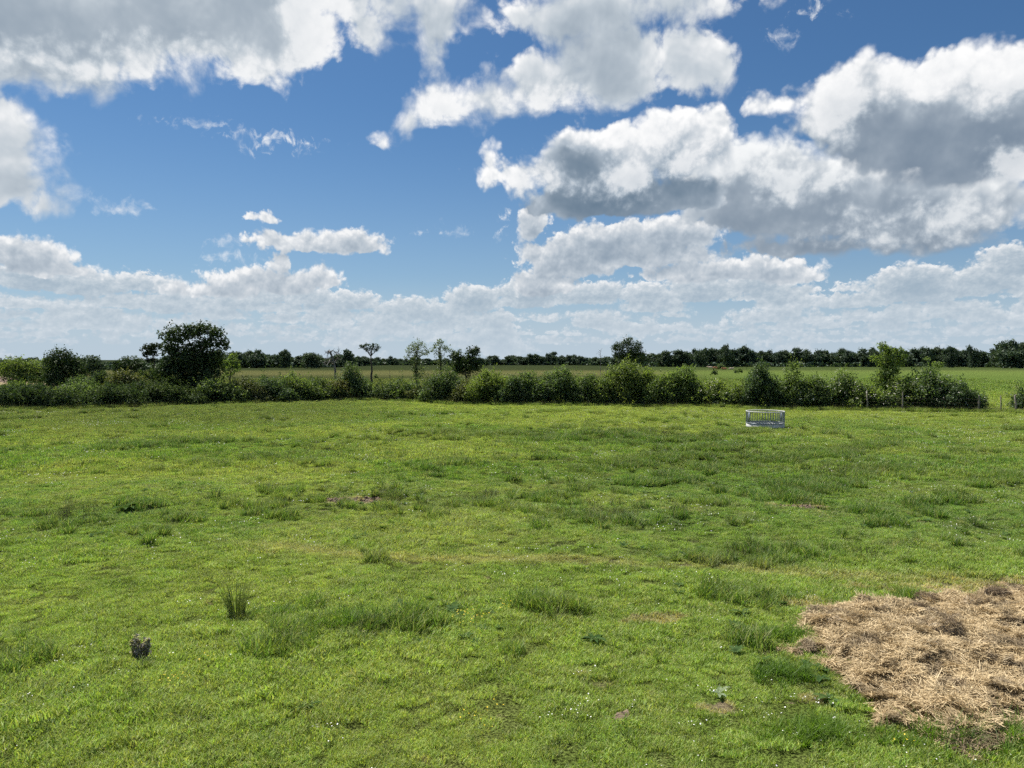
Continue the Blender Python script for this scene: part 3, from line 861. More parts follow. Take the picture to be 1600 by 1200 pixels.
def build_bush(name, loc, w, h, dep, leaf, rng, size=0.10, dens=1.0, blossom=0, upright=0.0, shape='round', label='', category='bush', group=None, stems=True, leafless=False):
    """hedge bush: stems, an uneven leafy crown down to the ground, blossom where it shows"""
    root = empty(name, loc)
    lobes = []
    nl = 5 + int(w * 1.6)
    for i in range(nl):
        fx = (i + 0.5) / nl * 2 - 1 + rng.uniform(-0.12, 0.12)
        env = max(0.22, 1 - min(1, abs(fx)) ** (2.2 if shape == 'round' else 1.2)) ** 0.7
        top = h * (0.70 + 0.32 * rng.random()) * (env if shape != 'cone' else max(0.2, 1 - abs(fx) * 0.9))
        rz = top * rng.uniform(0.30, 0.42)
        lobes.append((fx * w * 0.40, rng.uniform(-0.25, 0.25) * dep, top - rz, w * rng.uniform(0.18, 0.27), dep * rng.uniform(0.32, 0.46), rz))
    lobes.append((rng.uniform(-0.1, 0.1) * w, 0, h * 0.76, w * 0.18, dep * 0.3, h * 0.24))
    for i in range(3):
        lobes.append(((i - 1) * w * 0.28, -0.1 * dep, h * 0.26, w * 0.22, dep * 0.42, h * 0.26))
    area = sum(l[3] * l[5] for l in lobes) * 4.5
    n = int(area * 165 * dens * (0.10 / size) ** 2)
    acc = Acc()
    C, T, D = lobe_points(lobes, n, rng, spread=0.13, shell=0.45)
    C[:, 2] = np.abs(C[:, 2] - 0.02)
    leaves(acc, C, size, rng, tint=T, out_dir=D)
    # long shoots breaking the outline
    ns = int(5 + w * 5 * (1 + upright))
    for i in range(ns):
        l = lobes[rng.integers(len(lobes))]
        b = np.array([l[0] + rng.uniform(-1, 1) * l[3] * 0.8, l[1] + rng.uniform(-1, 1) * l[4] * 0.7, l[2] + l[5] * 0.7])
        e = b + np.array([rng.normal() * 0.22, rng.normal() * 0.15, rng.uniform(0.25, 0.75) * (1 + upright)])
        t = rng.random(14)[:, None]
        leaves(acc, b + (e - b) * t + rng.normal(size=(14, 3)) * 0.035, size * 0.8, rng)
    acc.obj('crown', LEAF[leaf], root)
    if stems:
        sa = Acc()
        for i in range(4 + int(w)):
            x = rng.uniform(-0.35, 0.35) * w
            l = lobes[rng.integers(len(lobes))]
            tube(sa, limb_path((x, rng.uniform(-0.2, 0.2) * dep, -0.1), (l[0], l[1], l[2] + 0.3 * l[5]), rng, 5), np.linspace(0.05, 0.015, 5), 5)
        sa.obj('stems', M_BARK, root)
    if blossom:
        fa = Acc()
        C, T, D = lobe_points(lobes, int(blossom * area * 22), rng, shell=0.92, clump=4, spread=0.06, bottom=-0.3)
        leaves(fa, C + D * 0.10, size * 0.5, rng, up=0.5, out_dir=D * 2)
        fa.obj('blossom', M_BLOSSOM, root)
    tag(root, label, category, group)
    return root

def build_tree(name, loc, h, lobes, trunk, leaf, rng, label, size=0.12, dens=1.0, category='tree', group=None, shell=0.45, spread=0.16, clump=9, ivy=0.0, trunk_r=0.22, fork=0.35, bare=0.0, limbs=None, tilt=(0, 0)):
    """tree: tapered trunk and limbs reaching into each lobe of the crown"""
    root = empty(name, loc)
    ta = Acc()
    top = np.array([tilt[0], tilt[1], h * trunk])
    base = np.array([0, 0, -0.15])
    path = limb_path(base, top, rng, 8, 0.02)
    tube(ta, path, np.linspace(trunk_r, trunk_r * 0.35, 8) * np.array([1.35] + [1] * 7), 8)
    for l in (limbs or lobes):
        f = rng.uniform(fork, 0.95)
        s = path[int(f * 7)]
        e = np.array([l[0] + rng.uniform(-0.2, 0.2) * l[3], l[1], l[2] + 0.2 * l[5]])
        lp = limb_path(s, e, rng, 7, 0.05)
        tube(ta, lp, np.linspace(trunk_r * 0.45 * (1.1 - 0.5 * f), trunk_r * 0.08, 7), 6)
        for k in range(4 + int(bare * 5)):
            j = rng.integers(2, 7)
            d = rng.normal(size=3); d[2] = abs(d[2]) * 0.6; d /= np.linalg.norm(d)
            e2 = lp[j] + d * np.array(l[3:]) * rng.uniform(0.45, 0.95)
            tube(ta, limb_path(lp[j], e2, rng, 5, 0.08), np.linspace(trunk_r * 0.13, trunk_r * 0.03, 5), 5)
    ta.obj('trunk', M_BARK, root)
    acc = Acc()
    area = sum(l[3] * l[5] + l[3] * l[4] for l in lobes) * 2.3
    n = int(area * 230 * dens * (0.10 / size) ** 2)
    C, T, D = lobe_points(lobes, n, rng, shell=shell, spread=spread, clump=clump)
    leaves(acc, C, size, rng, tint=T, out_dir=D)
    if ivy:
        m = int(ivy * 900)
        t = rng.random(m) ** 0.8
        idx = np.clip((t * 7).astype(int), 0, 6)
        p = path[idx] + (path[idx + 1] - path[idx]) * (t * 7 - idx)[:, None]
        d = rng.normal(size=(m, 3)); d[:, 2] *= 0.3; d /= np.linalg.norm(d, axis=1)[:, None]
        leaves(acc, p + d * (trunk_r + 0.45 * ivy * (1 - 0.5 * t) * rng.random(m))[:, None], size, rng)
    acc.obj('crown', LEAF[leaf], root)
    tag(root, label, category, group)
    return root

vr = np.random.default_rng(77)
def hedge_d(px):
    xs = [-60, 0, 100, 200, 300, 400, 500, 600, 700, 800, 900, 1000, 1100, 1200, 1300, 1400, 1500, 1600, 1700]
    ys = [642, 641, 640, 637, 634, 632, 628, 627, 632, 634, 635, 636, 637, 640, 641, 643, 644, 646, 648]
    return dist_of(float(np.interp(px, xs, ys)))

# (pixel centre, pixel top, pixel width, leaf, blossom, shape, metres behind the hedge front, label, name)
HEDGE = [
    (-25, 602, 80, 'bramble', 0, 'round', 1.0, 'dark bramble thicket cut by the left edge of the picture, in the hedge', 'bramble_thicket'),
    (30, 600, 95, 'bramble', 0, 'round', 0.6, 'low dark bramble thicket in front of the barn roof', 'bramble_thicket'),
    (85, 606, 76, 'bramble', 0, 'round', 0.3, 'low dark bramble mound below the straw heap', 'bramble_thicket'),
    (120, 600, 84, 'mid', 0, 'round', 2.2, 'sloping green bramble bank under the dark round tree', 'bramble_thicket'),
    (160, 600, 84, 'bramble', 0, 'round', 0.8, 'dark bramble thicket, second from the big dark tree on its left', 'bramble_thicket'),
    (200, 594, 76, 'bramble', 0.10, 'round', 2.0, 'dark bramble thicket with a pale blossom spray, left of the big dark tree', 'bramble_thicket'),
    (240, 597, 84, 'bramble', 0, 'round', 1.0, 'dark bramble thicket at the left foot of the big dark tree', 'bramble_thicket'),
    (275, 602, 66, 'bramble', 0, 'round', 0.2, 'low dark scrub just left of the big tree trunk', 'bramble_thicket'),
    (333, 592, 74, 'mid', 0.05, 'round', 0.3, 'olive hedge bush at the right foot of the big dark tree', 'hedge_bush'),
    (375, 588, 70, 'olive', 0, 'round', 0.8, 'olive brown hedge bush below the strip of yellow field', 'hedge_bush'),
    (415, 590, 66, 'dark', 0, 'round', 0.4, 'dark hedge bush under the thin young shrub', 'hedge_bush'),
    (452, 587, 66, 'mid', 0, 'round', 0.6, 'green hedge bush left of the dead tree, below the small round sapling', 'hedge_bush'),
    (490, 590, 60, 'dark', 0, 'round', 0.8, 'dark hedge bush directly left of the dead tree foot', 'hedge_bush'),
    (522, 594, 50, 'olive', 0, 'round', 0.4, 'brownish hedge bush at the foot of the dead tree', 'hedge_bush'),
    (546, 566, 52, 'dark', 0, 'cone', 0.8, 'tall dense dark bush between dead tree and pole-like tree', 'hedge_bush'),
    (582, 605, 50, 'dark', 0, 'round', 0.2, 'low dark hedge bush below the pole-like tree', 'hedge_bush'),
    (618, 590, 36, 'dark', 0, 'cone', 0.4, 'small upright dark bush with a thin bare stick', 'hedge_bush'),
    (640, 598, 40, 'mid', 0.25, 'round', 0.8, 'green hedge bush with creamy blossom below the grey tree', 'hedge_bush'),
    (668, 590, 46, 'olive', 0, 'round', 1.0, 'olive hedge bush below the pair of slender grey trees', 'hedge_bush'),
    (695, 574, 56, 'dark', 0, 'round', 0.5, 'tall dark hedge bush right of the slender grey trees', 'hedge_bush'),
    (732, 592, 46, 'olive', 0, 'round', 0.2, 'low olive hedge bush in front of the dark twin-topped tree', 'hedge_bush'),
    (768, 576, 64, 'light', 0, 'round', 0.4, 'sunlit round hedge bush right of the dark twin-topped tree', 'hedge_bush'),
    (805, 584, 44, 'dark', 0, 'round', 0.2, 'narrow dark hedge bush between two sunlit round ones', 'hedge_bush'),
    (828, 576, 50, 'mid', 0, 'round', 0.8, 'yellow topped hedge bush left of the picture centre', 'hedge_bush'),
    (876, 571, 70, 'mid', 0, 'round', 0.5, 'broad green hedge bush with a pointed top near the centre', 'hedge_bush'),
    (925, 584, 56, 'mid', 0, 'round', 0.6, 'lower green hedge bush left of the tallest central bush', 'hedge_bush'),
    (974, 560, 74, 'mid', 0, 'round', 0.5, 'tallest central hedge bush standing in front of the far oak', 'hedge_bush'),
    (1014, 574, 44, 'light', 0, 'round', 1.2, 'light green bush tucked right behind the tallest central bush', 'hedge_bush'),
    (1040, 582, 56, 'light', 0, 'round', 0.3, 'light hedge bush left half of the broad two-peaked clump', 'hedge_bush'),
    (1072, 569, 54, 'light', 0, 'round', 0.5, 'light peaked hedge bush right half of the broad clump', 'hedge_bush'),
    (1118, 592, 60, 'light', 0.5, 'round', 0.4, 'low pale flowering bush in the dip of the hedge', 'hedge_bush'),
    (1160, 598, 50, 'mid', 0.12, 'round', 0.4, 'low green hedge bush left of the ring feeder gap', 'hedge_bush'),
    (1197, 559, 46, 'dark', 0, 'round', 0.6, 'tall narrow dark bush directly behind the ring feeder', 'hedge_bush'),
    (1244, 560, 56, 'mid', 0.06, 'cone', 0.6, 'tall pointed green bush right of the ring feeder', 'hedge_bush'),
    (1285, 584, 60, 'mid', 0.4, 'round', 0.4, 'rounded bush dotted with white roses, second right of ring feeder', 'hedge_bush'),
    (1330, 574, 60, 'mid', 0.3, 'round', 0.8, 'rounded rose bush left of the young upright tree', 'hedge_bush'),
    (1362, 600, 50, 'light', 0.3, 'round', 0.0, 'low pale bush around the grey fence post', 'hedge_bush'),
    (1425, 590, 60, 'mid', 0.25, 'round', 0.6, 'bramble bush right of the young upright tree', 'hedge_bush'),
    (1468, 572, 62, 'mid', 0.5, 'round', 0.8, 'loose rose bush with arching white-flowered shoots', 'hedge_bush'),
    (1508, 596, 64, 'dark', 0.6, 'round', 0.2, 'low dark bush dotted white, ending the hedge on the right', 'hedge_bush'),
    (1606, 608, 24, 'dark', 0, 'round', 0.4, 'small dark bush at the right edge beside the last post', 'hedge_bush'),
]
for px, top, wpx, leaf, blo, shp, back, lab, nm in HEDGE:
    d = hedge_d(px) + back
    w = wpx / FPX * d * 1.42
    h = height_of(top, d)
    x = at(px, d)
    dep = max(1.6, min(2.6, w * 0.6))
    build_bush(nm, (x, d + dep * 0.4, tz(x, d)), w, h, dep, leaf, vr, size=0.085, dens=0.85, blossom=blo, shape=shp, upright=0.5 if shp == 'cone' else 0.1, label=lab,
               category='thicket' if nm == 'bramble_thicket' else 'bush', group='bushes of the hedge across the meadow')

# ------------------------------------------------------------------ single trees in and behind the hedge
def T(px, base_d):
    x = at(px, base_d)
    return (x, base_d, tz(x, base_d))

def L_px(d, px0, items):
    """lobes given in pixels: (x, y, half width, half height) -> metres round the trunk at px0"""
    k = d / FPX
    return [((x - px0) * k, 0.25 * (i % 3 - 1) * rw * k, height_of(y, d), rw * k, rw * k * 0.9, rh * k) for i, (x, y, rw, rh) in enumerate(items)]

d = 72.0
build_tree('oak_tree', T(303, d), 8.6, L_px(d, 303, [(275, 523, 20, 18), (298, 518, 18, 14), (318, 514, 20, 12), (340, 522, 14, 14), (348, 536, 10, 12), (268, 545, 20, 16), (325, 535, 16, 10), (290, 560, 30, 22), (318, 570, 28, 26), (275, 575, 26, 16), (300, 598, 28, 28), (335, 560, 20, 20), (303, 620, 22, 16), (262, 578, 22, 14), (306, 543, 20, 12), (325, 590, 20, 22)]),
           0.62, 'oak', vr, 'big dark oak with a broad flat top, tallest on the left', size=0.13, dens=1.0, shell=0.25, trunk_r=0.32, fork=0.3)
d = 110.0
build_tree('pine_tree', T(241, d), 8.0, L_px(d, 241, [(233, 545, 12, 6), (246, 542, 12, 6), (228, 555, 7, 6), (240, 552, 9, 5), (234, 563, 6, 4)]), 0.62, 'pine', vr,
           'small dark pine leaning against the left of the big oak', size=0.15, dens=1.1, trunk_r=0.16, fork=0.6)
d = 92.0
build_tree('field_maple', T(98, d), 7.0, L_px(d, 98, [(98, 560, 22, 17), (85, 570, 16, 14), (115, 570, 18, 15), (98, 590, 26, 18), (122, 585, 14, 14), (80, 590, 14, 14)]), 0.55, 'oak', vr,
           'dark round tree with a tall crown near the left edge', size=0.13, dens=1.0, shell=0.35)
d = 98.0
build_tree('field_maple', T(30, d), 6.0, L_px(d, 30, [(25, 572, 22, 14), (45, 575, 18, 14), (12, 580, 16, 14), (35, 592, 24, 12)]), 0.5, 'mid', vr,
           'lighter yellow green tree above the straw heap, far left', size=0.12, dens=0.8)
d = 100.0
build_tree('field_maple', T(62, d), 5.6, L_px(d, 62, [(62, 578, 18, 14), (58, 592, 16, 10), (70, 588, 12, 10)]), 0.5, 'mid', vr,
           'mid green tree between the yellow green tree and the dark round tree', size=0.12, dens=0.8)
d = 150.0
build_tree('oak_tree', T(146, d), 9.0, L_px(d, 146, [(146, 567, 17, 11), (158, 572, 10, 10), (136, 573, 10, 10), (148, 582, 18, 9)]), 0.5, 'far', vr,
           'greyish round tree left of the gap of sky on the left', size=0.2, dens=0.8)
d = 120.0
build_tree('oak_tree', T(205, d), 8.0, L_px(d, 205, [(205, 568, 18, 11), (190, 575, 12, 10), (218, 575, 12, 10), (205, 586, 24, 9), (182, 572, 6, 10)]), 0.5, 'oak', vr,
           'low broad dark tree between the gap of sky and the pine', size=0.16, dens=0.8)
for px, dd, tp, ww, lf, lab in ((160, 86, 578, 60, 'bramble', 'dark shrub below the greyish round tree'), (196, 84, 577, 66, 'olive', 'olive shrub in the scrub below the gap of sky'),
                                (232, 90, 574, 56, 'bramble', 'dark shrub below the small pine'), (128, 82, 588, 64, 'dark', 'green shrub right under the dark round tree'), (262, 96, 580, 50, 'bramble', 'dark shrub peeping past the left of the big oak trunk'),
                                (20, 84, 596, 60, 'mid', 'green shrub in front of the barn at the left edge')):
    build_bush('scrub_bush', T(px, dd), ww / FPX * dd * 1.15, height_of(tp, dd), 2.4, lf, vr, size=0.11, dens=0.8, label=lab, group='scrub behind the left hedge', stems=False)
d = 84.0
build_tree('ash_sapling', T(360, d), 5.0, L_px(d, 360, [(352, 570, 9, 12), (365, 562, 9, 9), (356, 582, 10, 10), (370, 575, 6, 10)]), 0.7, 'light', vr, 'pale green sapling on the right flank of the big oak', size=0.11, dens=0.6, trunk_r=0.09)
build_bush('young_shrub', T(411, 82), 1.0, height_of(577, 82), 0.9, 'dark', vr, size=0.09, dens=0.5, label='thin young shrub poking above the hedge into the yellow field', group=None, shape='cone')
build_bush('young_shrub', T(456, 80), 1.9, height_of(571, 80), 1.5, 'mid', vr, size=0.09, dens=0.6, label='small round sapling above the hedge left of the dead tree')
d = 86.0
# dead tree with broken, crooked limbs
root = empty('dead_tree', T(522, d))
da = Acc(); k = d / FPX
def dp(x, y): return np.array([(x - 522) * k, 0.0, height_of(y, d)])
trunk_pts = [np.array([0.4, 0, -0.1]), dp(524, 592), dp(524, 580), dp(522, 565), dp(518, 553), dp(516, 548)]
tube(da, trunk_pts, [0.15, 0.14, 0.12, 0.11, 0.09, 0.06], 7)
for pts, r in (([dp(518, 555), dp(514, 548), dp(512, 552), dp(511, 560)], 0.07), ([dp(517, 551), dp(519, 547), dp(523, 549), dp(527, 551), dp(530, 548)], 0.05), ([dp(523, 549), dp(526, 553), dp(531, 553)], 0.03),
               ([dp(520, 560), dp(514, 563), dp(513, 570)], 0.06), ([dp(516, 549), dp(513, 547), dp(510, 550)], 0.04), ([dp(519, 557), dp(517, 563), dp(518, 569)], 0.06), ([dp(522, 566), dp(526, 560), dp(528, 558)], 0.03), ([dp(512, 560), dp(509, 563), dp(508, 569)], 0.03), ([dp(524, 588), dp(530, 590), dp(533, 596)], 0.06)):
    p = np.array(pts); p[1:, 1] += vr.normal(0, 0.25, len(p) - 1)
    tube(da, p, np.linspace(r * 1.3, r * 0.5, len(p)), 6)
    for q in range(1, len(p)):
        for _ in range(3):
            e = p[q] + np.array([vr.normal() * 0.35, vr.normal() * 0.25, vr.normal() * 0.30])
            tube(da, limb_path(p[q], e, vr, 4, 0.15), [0.03, 0.024, 0.018, 0.01], 5)
da.obj('trunk', M_DEADWOOD, root)
tag(root, 'bare dead tree with broken crooked limbs above the hedge', 'tree')
d = 118.0
build_tree('pole_tree', T(580, d), 6.6, L_px(d, 580, [(567, 542, 4.5, 3.2), (573, 540, 5, 3.5), (579, 541, 5, 3.5), (585, 540, 5, 3.5), (591, 543, 4, 3), (572, 547, 3.5, 3), (588, 547, 3.5, 3), (579, 545, 6, 3)]), 0.86, 'oak', vr, 'lone pole-like tree with a small flat tuft on top', size=0.12, dens=0.7, shell=0.2, trunk_r=0.2, fork=0.85, spread=0.2, bare=0.6)
d = 82.0
build_tree('willow_tree', T(652, d), 6.4, L_px(d, 652, [(654, 539, 12, 9), (643, 549, 10, 9), (663, 550, 8, 9), (650, 562, 11, 11), (654, 582, 12, 16), (637, 556, 5, 6)]), 0.88, 'grey', vr, 'slender greyish tree with ivy trunk, left of the pair', size=0.09, dens=0.36, shell=0.2, ivy=0.9, trunk_r=0.13, bare=0.6, fork=0.4)
d = 84.0
build_tree('willow_tree', T(687, d), 6.3, L_px(d, 687, [(687, 538, 10, 9), (678, 545, 8, 8), (696, 546, 8, 8), (686, 558, 9, 9), (689, 574, 10, 12)]), 0.88, 'grey', vr, 'slender sparse tree, right of the greyish pair', size=0.09, dens=0.28, shell=0.2, ivy=0.45, trunk_r=0.11, bare=0.8, fork=0.35)
d = 86.0
build_tree('oak_tree', T(728, d), 5.6, L_px(d, 728, [(712, 556, 13, 10), (738, 553, 11, 9), (744, 546, 7, 5), (725, 566, 18, 12), (741, 573, 16, 15), (714, 576, 15, 12)]), 0.6, 'oak', vr, 'dark twin-topped tree left of the picture centre', size=0.12, dens=1.2, shell=0.15, trunk_r=0.16)
d = 63.0
build_tree('ash_sapling', T(1386, d), 5.6, L_px(d, 1386, [(1377, 544, 8, 9), (1390, 552, 10, 10), (1405, 549, 7, 8), (1366, 561, 8, 7), (1386, 566, 15, 11), (1413, 558, 5, 7), (1388, 582, 17, 12), (1384, 600, 19, 14), (1404, 568, 9, 9), (1372, 590, 12, 12), (1388, 620, 22, 16)]), 0.78, 'light', vr, 'young upright tree with fresh leaves rising from the hedge', size=0.09, dens=0.95, shell=0.35, ivy=0.7, trunk_r=0.10)
d = 66.0
build_tree('rose_briar', T(1452, d), 3.6, L_px(d, 1452, [(1449, 562, 6, 4), (1465, 572, 8, 6), (1458, 585, 12, 8)]), 0.7, 'light', vr, 'arching briar shoot with pale flowers above the right hedge', size=0.075, dens=0.5, trunk_r=0.04, category='shrub')
build_bush('shoot_shrub', T(1594, 60.5), 1.3, 2.6, 1.0, 'mid', vr, size=0.085, dens=0.4, label='leafy twig cluster entering at the right edge above the fence', category='shrub', shape='cone')

# undergrowth that knits the hedge together: brambles and nettles nobody could count
ug = Acc(); n = 34000
pxa = vr.uniform(-60, 1535, n)
dd_ = np.array([hedge_d(p) for p in pxa]) + np.abs(vr.normal(0.5, 0.7, n))
topz = 1.25 + 0.55 * np.sin(pxa * 0.043) + 0.45 * np.sin(pxa * 0.117 + 1.0) + 0.3 * np.sin(pxa * 0.31)
xx_ = (pxa - 800) / FPX * dd_
C = np.stack([xx_, dd_, terrain(xx_, dd_) + topz * vr.random(n) ** 0.8], -1)
leaves(ug, C, 0.10, vr, tint=np.clip(0.45 + 0.2 * vr.normal(size=n), 0, 1))
o = ug.obj('hedge_undergrowth', LEAF['bramble'])
tag(o, 'tangled brambles and nettles filling the foot of the hedge', 'undergrowth', kind='stuff')

# ================================================================== the far wood and what stands in the far fields
fr = np.random.default_rng(5)
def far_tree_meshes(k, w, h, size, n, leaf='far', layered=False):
    """crown and trunk meshes for a distant tree, shared between copies"""
    rng = np.random.default_rng(900 + k)
    lobes = []
    for i in range(7):
        z = h * rng.uniform(0.35, 0.86)
        f = math.sqrt(max(0.1, 1 - ((z / h - 0.5) / 0.52) ** 2))
        lobes.append((rng.uniform(-0.32, 0.32) * w * f, rng.uniform(-0.3, 0.3) * w * f, z, w * 0.26 * f + 0.4, w * 0.26 * f + 0.4, h * 0.15))
    lobes.append((0, 0, h * 0.45, w * 0.42, w * 0.4, h * 0.32))
    lobes.append((0, 0, h * 0.18, w * 0.45, w * 0.4, h * 0.2))
    a = Acc()
    C, T_, D = lobe_points(lobes, n, rng, shell=0.35, spread=0.22, clump=7)
    C[:, 2] = np.abs(C[:, 2])
    leaves(a, C, size, rng, tint=T_, out_dir=D)
    t = Acc()
    tube(t, limb_path((0, 0, -0.2), (0.1, 0, h * 0.6), rng, 5, 0.03), np.linspace(0.3, 0.12, 5), 6)
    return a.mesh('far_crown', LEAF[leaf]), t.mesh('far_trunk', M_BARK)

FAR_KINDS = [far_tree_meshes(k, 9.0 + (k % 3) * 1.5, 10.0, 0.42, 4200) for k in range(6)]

def far_tree(name, px, d, top, wpx, kind, label, group, category='tree'):
    x = at(px, d)
    h = height_of(top, d)
    s = h / 10.0
    sx = (wpx / FPX * d) / (9.0 + (kind % 3) * 1.5)
    root = empty(name, (x, d, 0.0), fr.uniform(0, 6.28))
    root.scale = (sx, sx, s)
    for me, nm in zip(FAR_KINDS[kind], ('crown', 'trunk')):
        o = bpy.data.objects.new(nm, me); link(o, root)
    tag(root, label, category, group)
    return root

# skyline of the wood: pixel column -> pixel row of the tree tops
SKX = [-80, 0, 130, 160, 180, 350, 370, 400, 430, 450, 470, 487, 510, 545, 570, 620, 700, 790, 830, 860, 900, 930, 980, 1010, 1040, 1080, 1110, 1140, 1170, 1200, 1230, 1260, 1280, 1310, 1340, 1380, 1420, 1450, 1480, 1500, 1520, 1545, 1570, 1600, 1700]
SKY_ = [560, 560, 560, 562, 566, 548, 549, 546, 551, 552, 556, 552, 556, 554, 558, 558, 560, 557, 553, 553, 554, 556, 552, 548, 550, 545, 542, 541, 547, 545, 547, 545, 546, 545, 546, 544, 545, 541, 542, 544, 548, 546, 536, 532, 534]
def wood_d(px):
    return float(np.interp(px, [-100, 300, 380, 520, 600, 900, 1000, 1300, 1500, 1600, 1700], [300, 330, 380, 400, 560, 560, 440, 430, 430, 380, 360]))
px = -60.0
while px < 1680:
    d = wood_d(px)
    top = float(np.interp(px, SKX, SKY_)) + fr.normal(0, 1.6)
    wpx = fr.uniform(17, 30) * 450 / d
    far_tree('wood_edge_tree', px, d + fr.uniform(-6, 10), top, wpx, int(fr.integers(6)), 'dark tree among many in the wood along the horizon', 'trees of the far wood edge')
    px += wpx * fr.uniform(0.42, 0.7)

# the body of the wood behind its edge and the scrub at its foot reads as one mass
wa = Acc()
n = 26000
pxs = fr.uniform(-90, 1690, n)
ds = np.array([wood_d(p) for p in pxs]) + fr.uniform(-9, 45, n)
tops = np.interp(pxs, SKX, SKY_) + 4.0
hh = (CAM_H + (HORIZ - tops) / FPX * ds) * 0.92
u_ = fr.random(n) ** 0.9
zz = u_ * np.where(ds - np.array([wood_d(p) for p in pxs]) < 0, np.minimum(hh, 2.6), hh)
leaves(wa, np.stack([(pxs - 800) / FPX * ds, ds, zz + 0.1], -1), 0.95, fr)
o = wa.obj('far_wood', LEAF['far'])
tag(o, 'dark undergrowth and inner mass of the wood along the horizon', 'wood', kind='stuff')

# trees that stand out from the wood
for px, d, top, wpx, kd, lab in ((402, 372, 544, 30, 0, 'rounded dark far tree right of the big oak'), (446, 372, 546, 20, 1, 'narrow far tree left of the round far oak'), (487, 360, 549, 38, 2, 'round dome-shaped far oak left of the dead tree'),
                                 (545, 350, 546, 24, 3, 'flat-topped far tree between dead tree and pole-like tree'), (1137, 400, 538, 20, 4, 'far tree rising highest right of the far oak'), (1386, 400, 539, 18, 5, 'far tree just behind the young upright tree'),
                                 (1450, 395, 540, 20, 0, 'far round tree right of the young upright tree'), (1484, 390, 541, 20, 1, 'far round tree above the arching briar'), (1520, 380, 536, 18, 2, 'ragged far tree standing clear above the right fields'),
                                 (1580, 360, 531, 46, 4, 'tall dense far trees closing the wood at the right edge'), (1096, 405, 541, 24, 2, 'broad far tree left of the highest one')):
    far_tree('far_tree', px, d, top, wpx, kd, lab, None)
d = 210.0
build_tree('oak_tree', T(980, d), 10.5, L_px(d, 980, [(980, 536, 12, 9), (966, 544, 11, 8), (994, 542, 10, 9), (984, 550, 15, 9), (968, 556, 12, 7), (998, 558, 12, 12), (980, 566, 14, 8)]), 0.6, 'oak', fr, 'large rounded oak standing alone behind the central hedge', size=0.22, dens=0.85, shell=0.35, trunk_r=0.4, spread=0.26)
d = 200.0
root = empty('bare_tree', T(938, d)); da = Acc()
tube(da, limb_path((0, 0, 0), (0.1, 0, height_of(546, d)), fr, 6, 0.01), np.linspace(0.09, 0.02, 6), 6)
for k in range(14):
    z = height_of(562, d) + k * 0.19
    tube(da, limb_path((0.05, 0, z), (fr.normal() * 0.55, fr.normal() * 0.4, z + fr.uniform(0.3, 0.9)), fr, 4, 0.08), [0.03, 0.025, 0.018, 0.01], 5)
da.obj('trunk', M_DEADWOOD, root); tag(root, 'thin bare tree left of the lone central oak', 'tree')
for px, d, w, h, lab in ((1116, 205, 1.9, 1.3, 'dark round bush alone in the far right field'), (1156, 235, 1.7, 1.1, 'small dark bush, right of the pair in the far field'), (1150, 230, 1.4, 0.8, 'small dark bush, left of the pair in the far field'), (1126, 320, 4.0, 2.8, 'leafy green bush before the wood beside the cows'), (588, 160, 0.9, 0.8, 'tiny dark tuft in the field behind the pole-like tree'),
                         (1428, 82, 2.6, 2.9, 'dark reddish bush behind the right hedge')):
    build_bush('field_bush', T(px, d), w, h, w * 0.8, 'dark', fr, size=0.16, dens=0.9, label=lab, stems=False)

# ------------------------------------------------------------------ cows, barn, straw heaps
M_COW = plain_mat('russet_cow_hide', (0.28, 0.12, 0.055), (0.40, 0.20, 0.10), 3.0, 0.8)
M_COWP = plain_mat('pale_cow_hide', (0.42, 0.33, 0.24), (0.55, 0.46, 0.36), 3.0, 0.8)
def cow(loc, rz, mat, label, grazing=True, lying=False):
    root = empty('cow', loc, rz)
    a = Acc()
    dz = -0.55 if lying else 0.0
    xs = np.array([-0.95, -0.85, -0.5, 0.0, 0.45, 0.75, 0.95])
    tube(a, np.stack([xs, xs * 0, 0.98 + dz + 0.04 * np.cos(xs * 3)], -1), [0.16, 0.30, 0.36, 0.38, 0.36, 0.29, 0.20], 10)
    hx = np.array([[0.85, 0, 1.08 + dz], [1.10, 0, 0.92 + dz], [1.30, 0, 0.55 + dz], [1.40, 0, 0.32 + dz]]) if grazing else np.array([[0.80, 0, 1.12 + dz], [1.05, 0, 1.30 + dz], [1.25, 0, 1.36 + dz], [1.55, 0, 1.20 + dz]])
    tube(a, hx, [0.24, 0.18, 0.14, 0.09], 8)
    for s in (-1, 1):
        tube(a, [hx[2] + (0, 0.08 * s, 0.06), hx[2] + (0, 0.26 * s, 0.08)], [0.06, 0.03], 5)
        if lying:
            tube(a, [(0.6, 0.22 * s, 0.45), (0.95, 0.30 * s, 0.12), (0.55, 0.36 * s, 0.06)], [0.12, 0.07, 0.05], 6)
            tube(a, [(-0.6, 0.28 * s, 0.45), (-0.15, 0.42 * s, 0.15), (-0.55, 0.45 * s, 0.06)], [0.16, 0.08, 0.05], 6)
        else:
            tube(a, [(0.62, 0.18 * s, 0.85), (0.64, 0.18 * s, 0.42), (0.62, 0.18 * s, 0.0)], [0.14, 0.065, 0.06], 6)
            tube(a, [(-0.72, 0.19 * s, 0.9), (-0.62, 0.19 * s, 0.62), (-0.80, 0.19 * s, 0.40), (-0.76, 0.19 * s, 0.0)], [0.19, 0.11, 0.065, 0.06], 6)
    tube(a, [(-0.95, 0, 1.1 + dz), (-1.08, 0, 0.85 + dz), (-1.08, 0, 0.45 + max(dz, -0.3))], [0.05, 0.03, 0.04], 5)
    a.obj('body', mat, root, smooth=True)
    tag(root, label, 'cow', 'cows before the far wood')
cow((at(1117, 300), 300, 0), 0.4, M_COW, 'russet cow grazing before the far wood, leftmost of the herd', True)
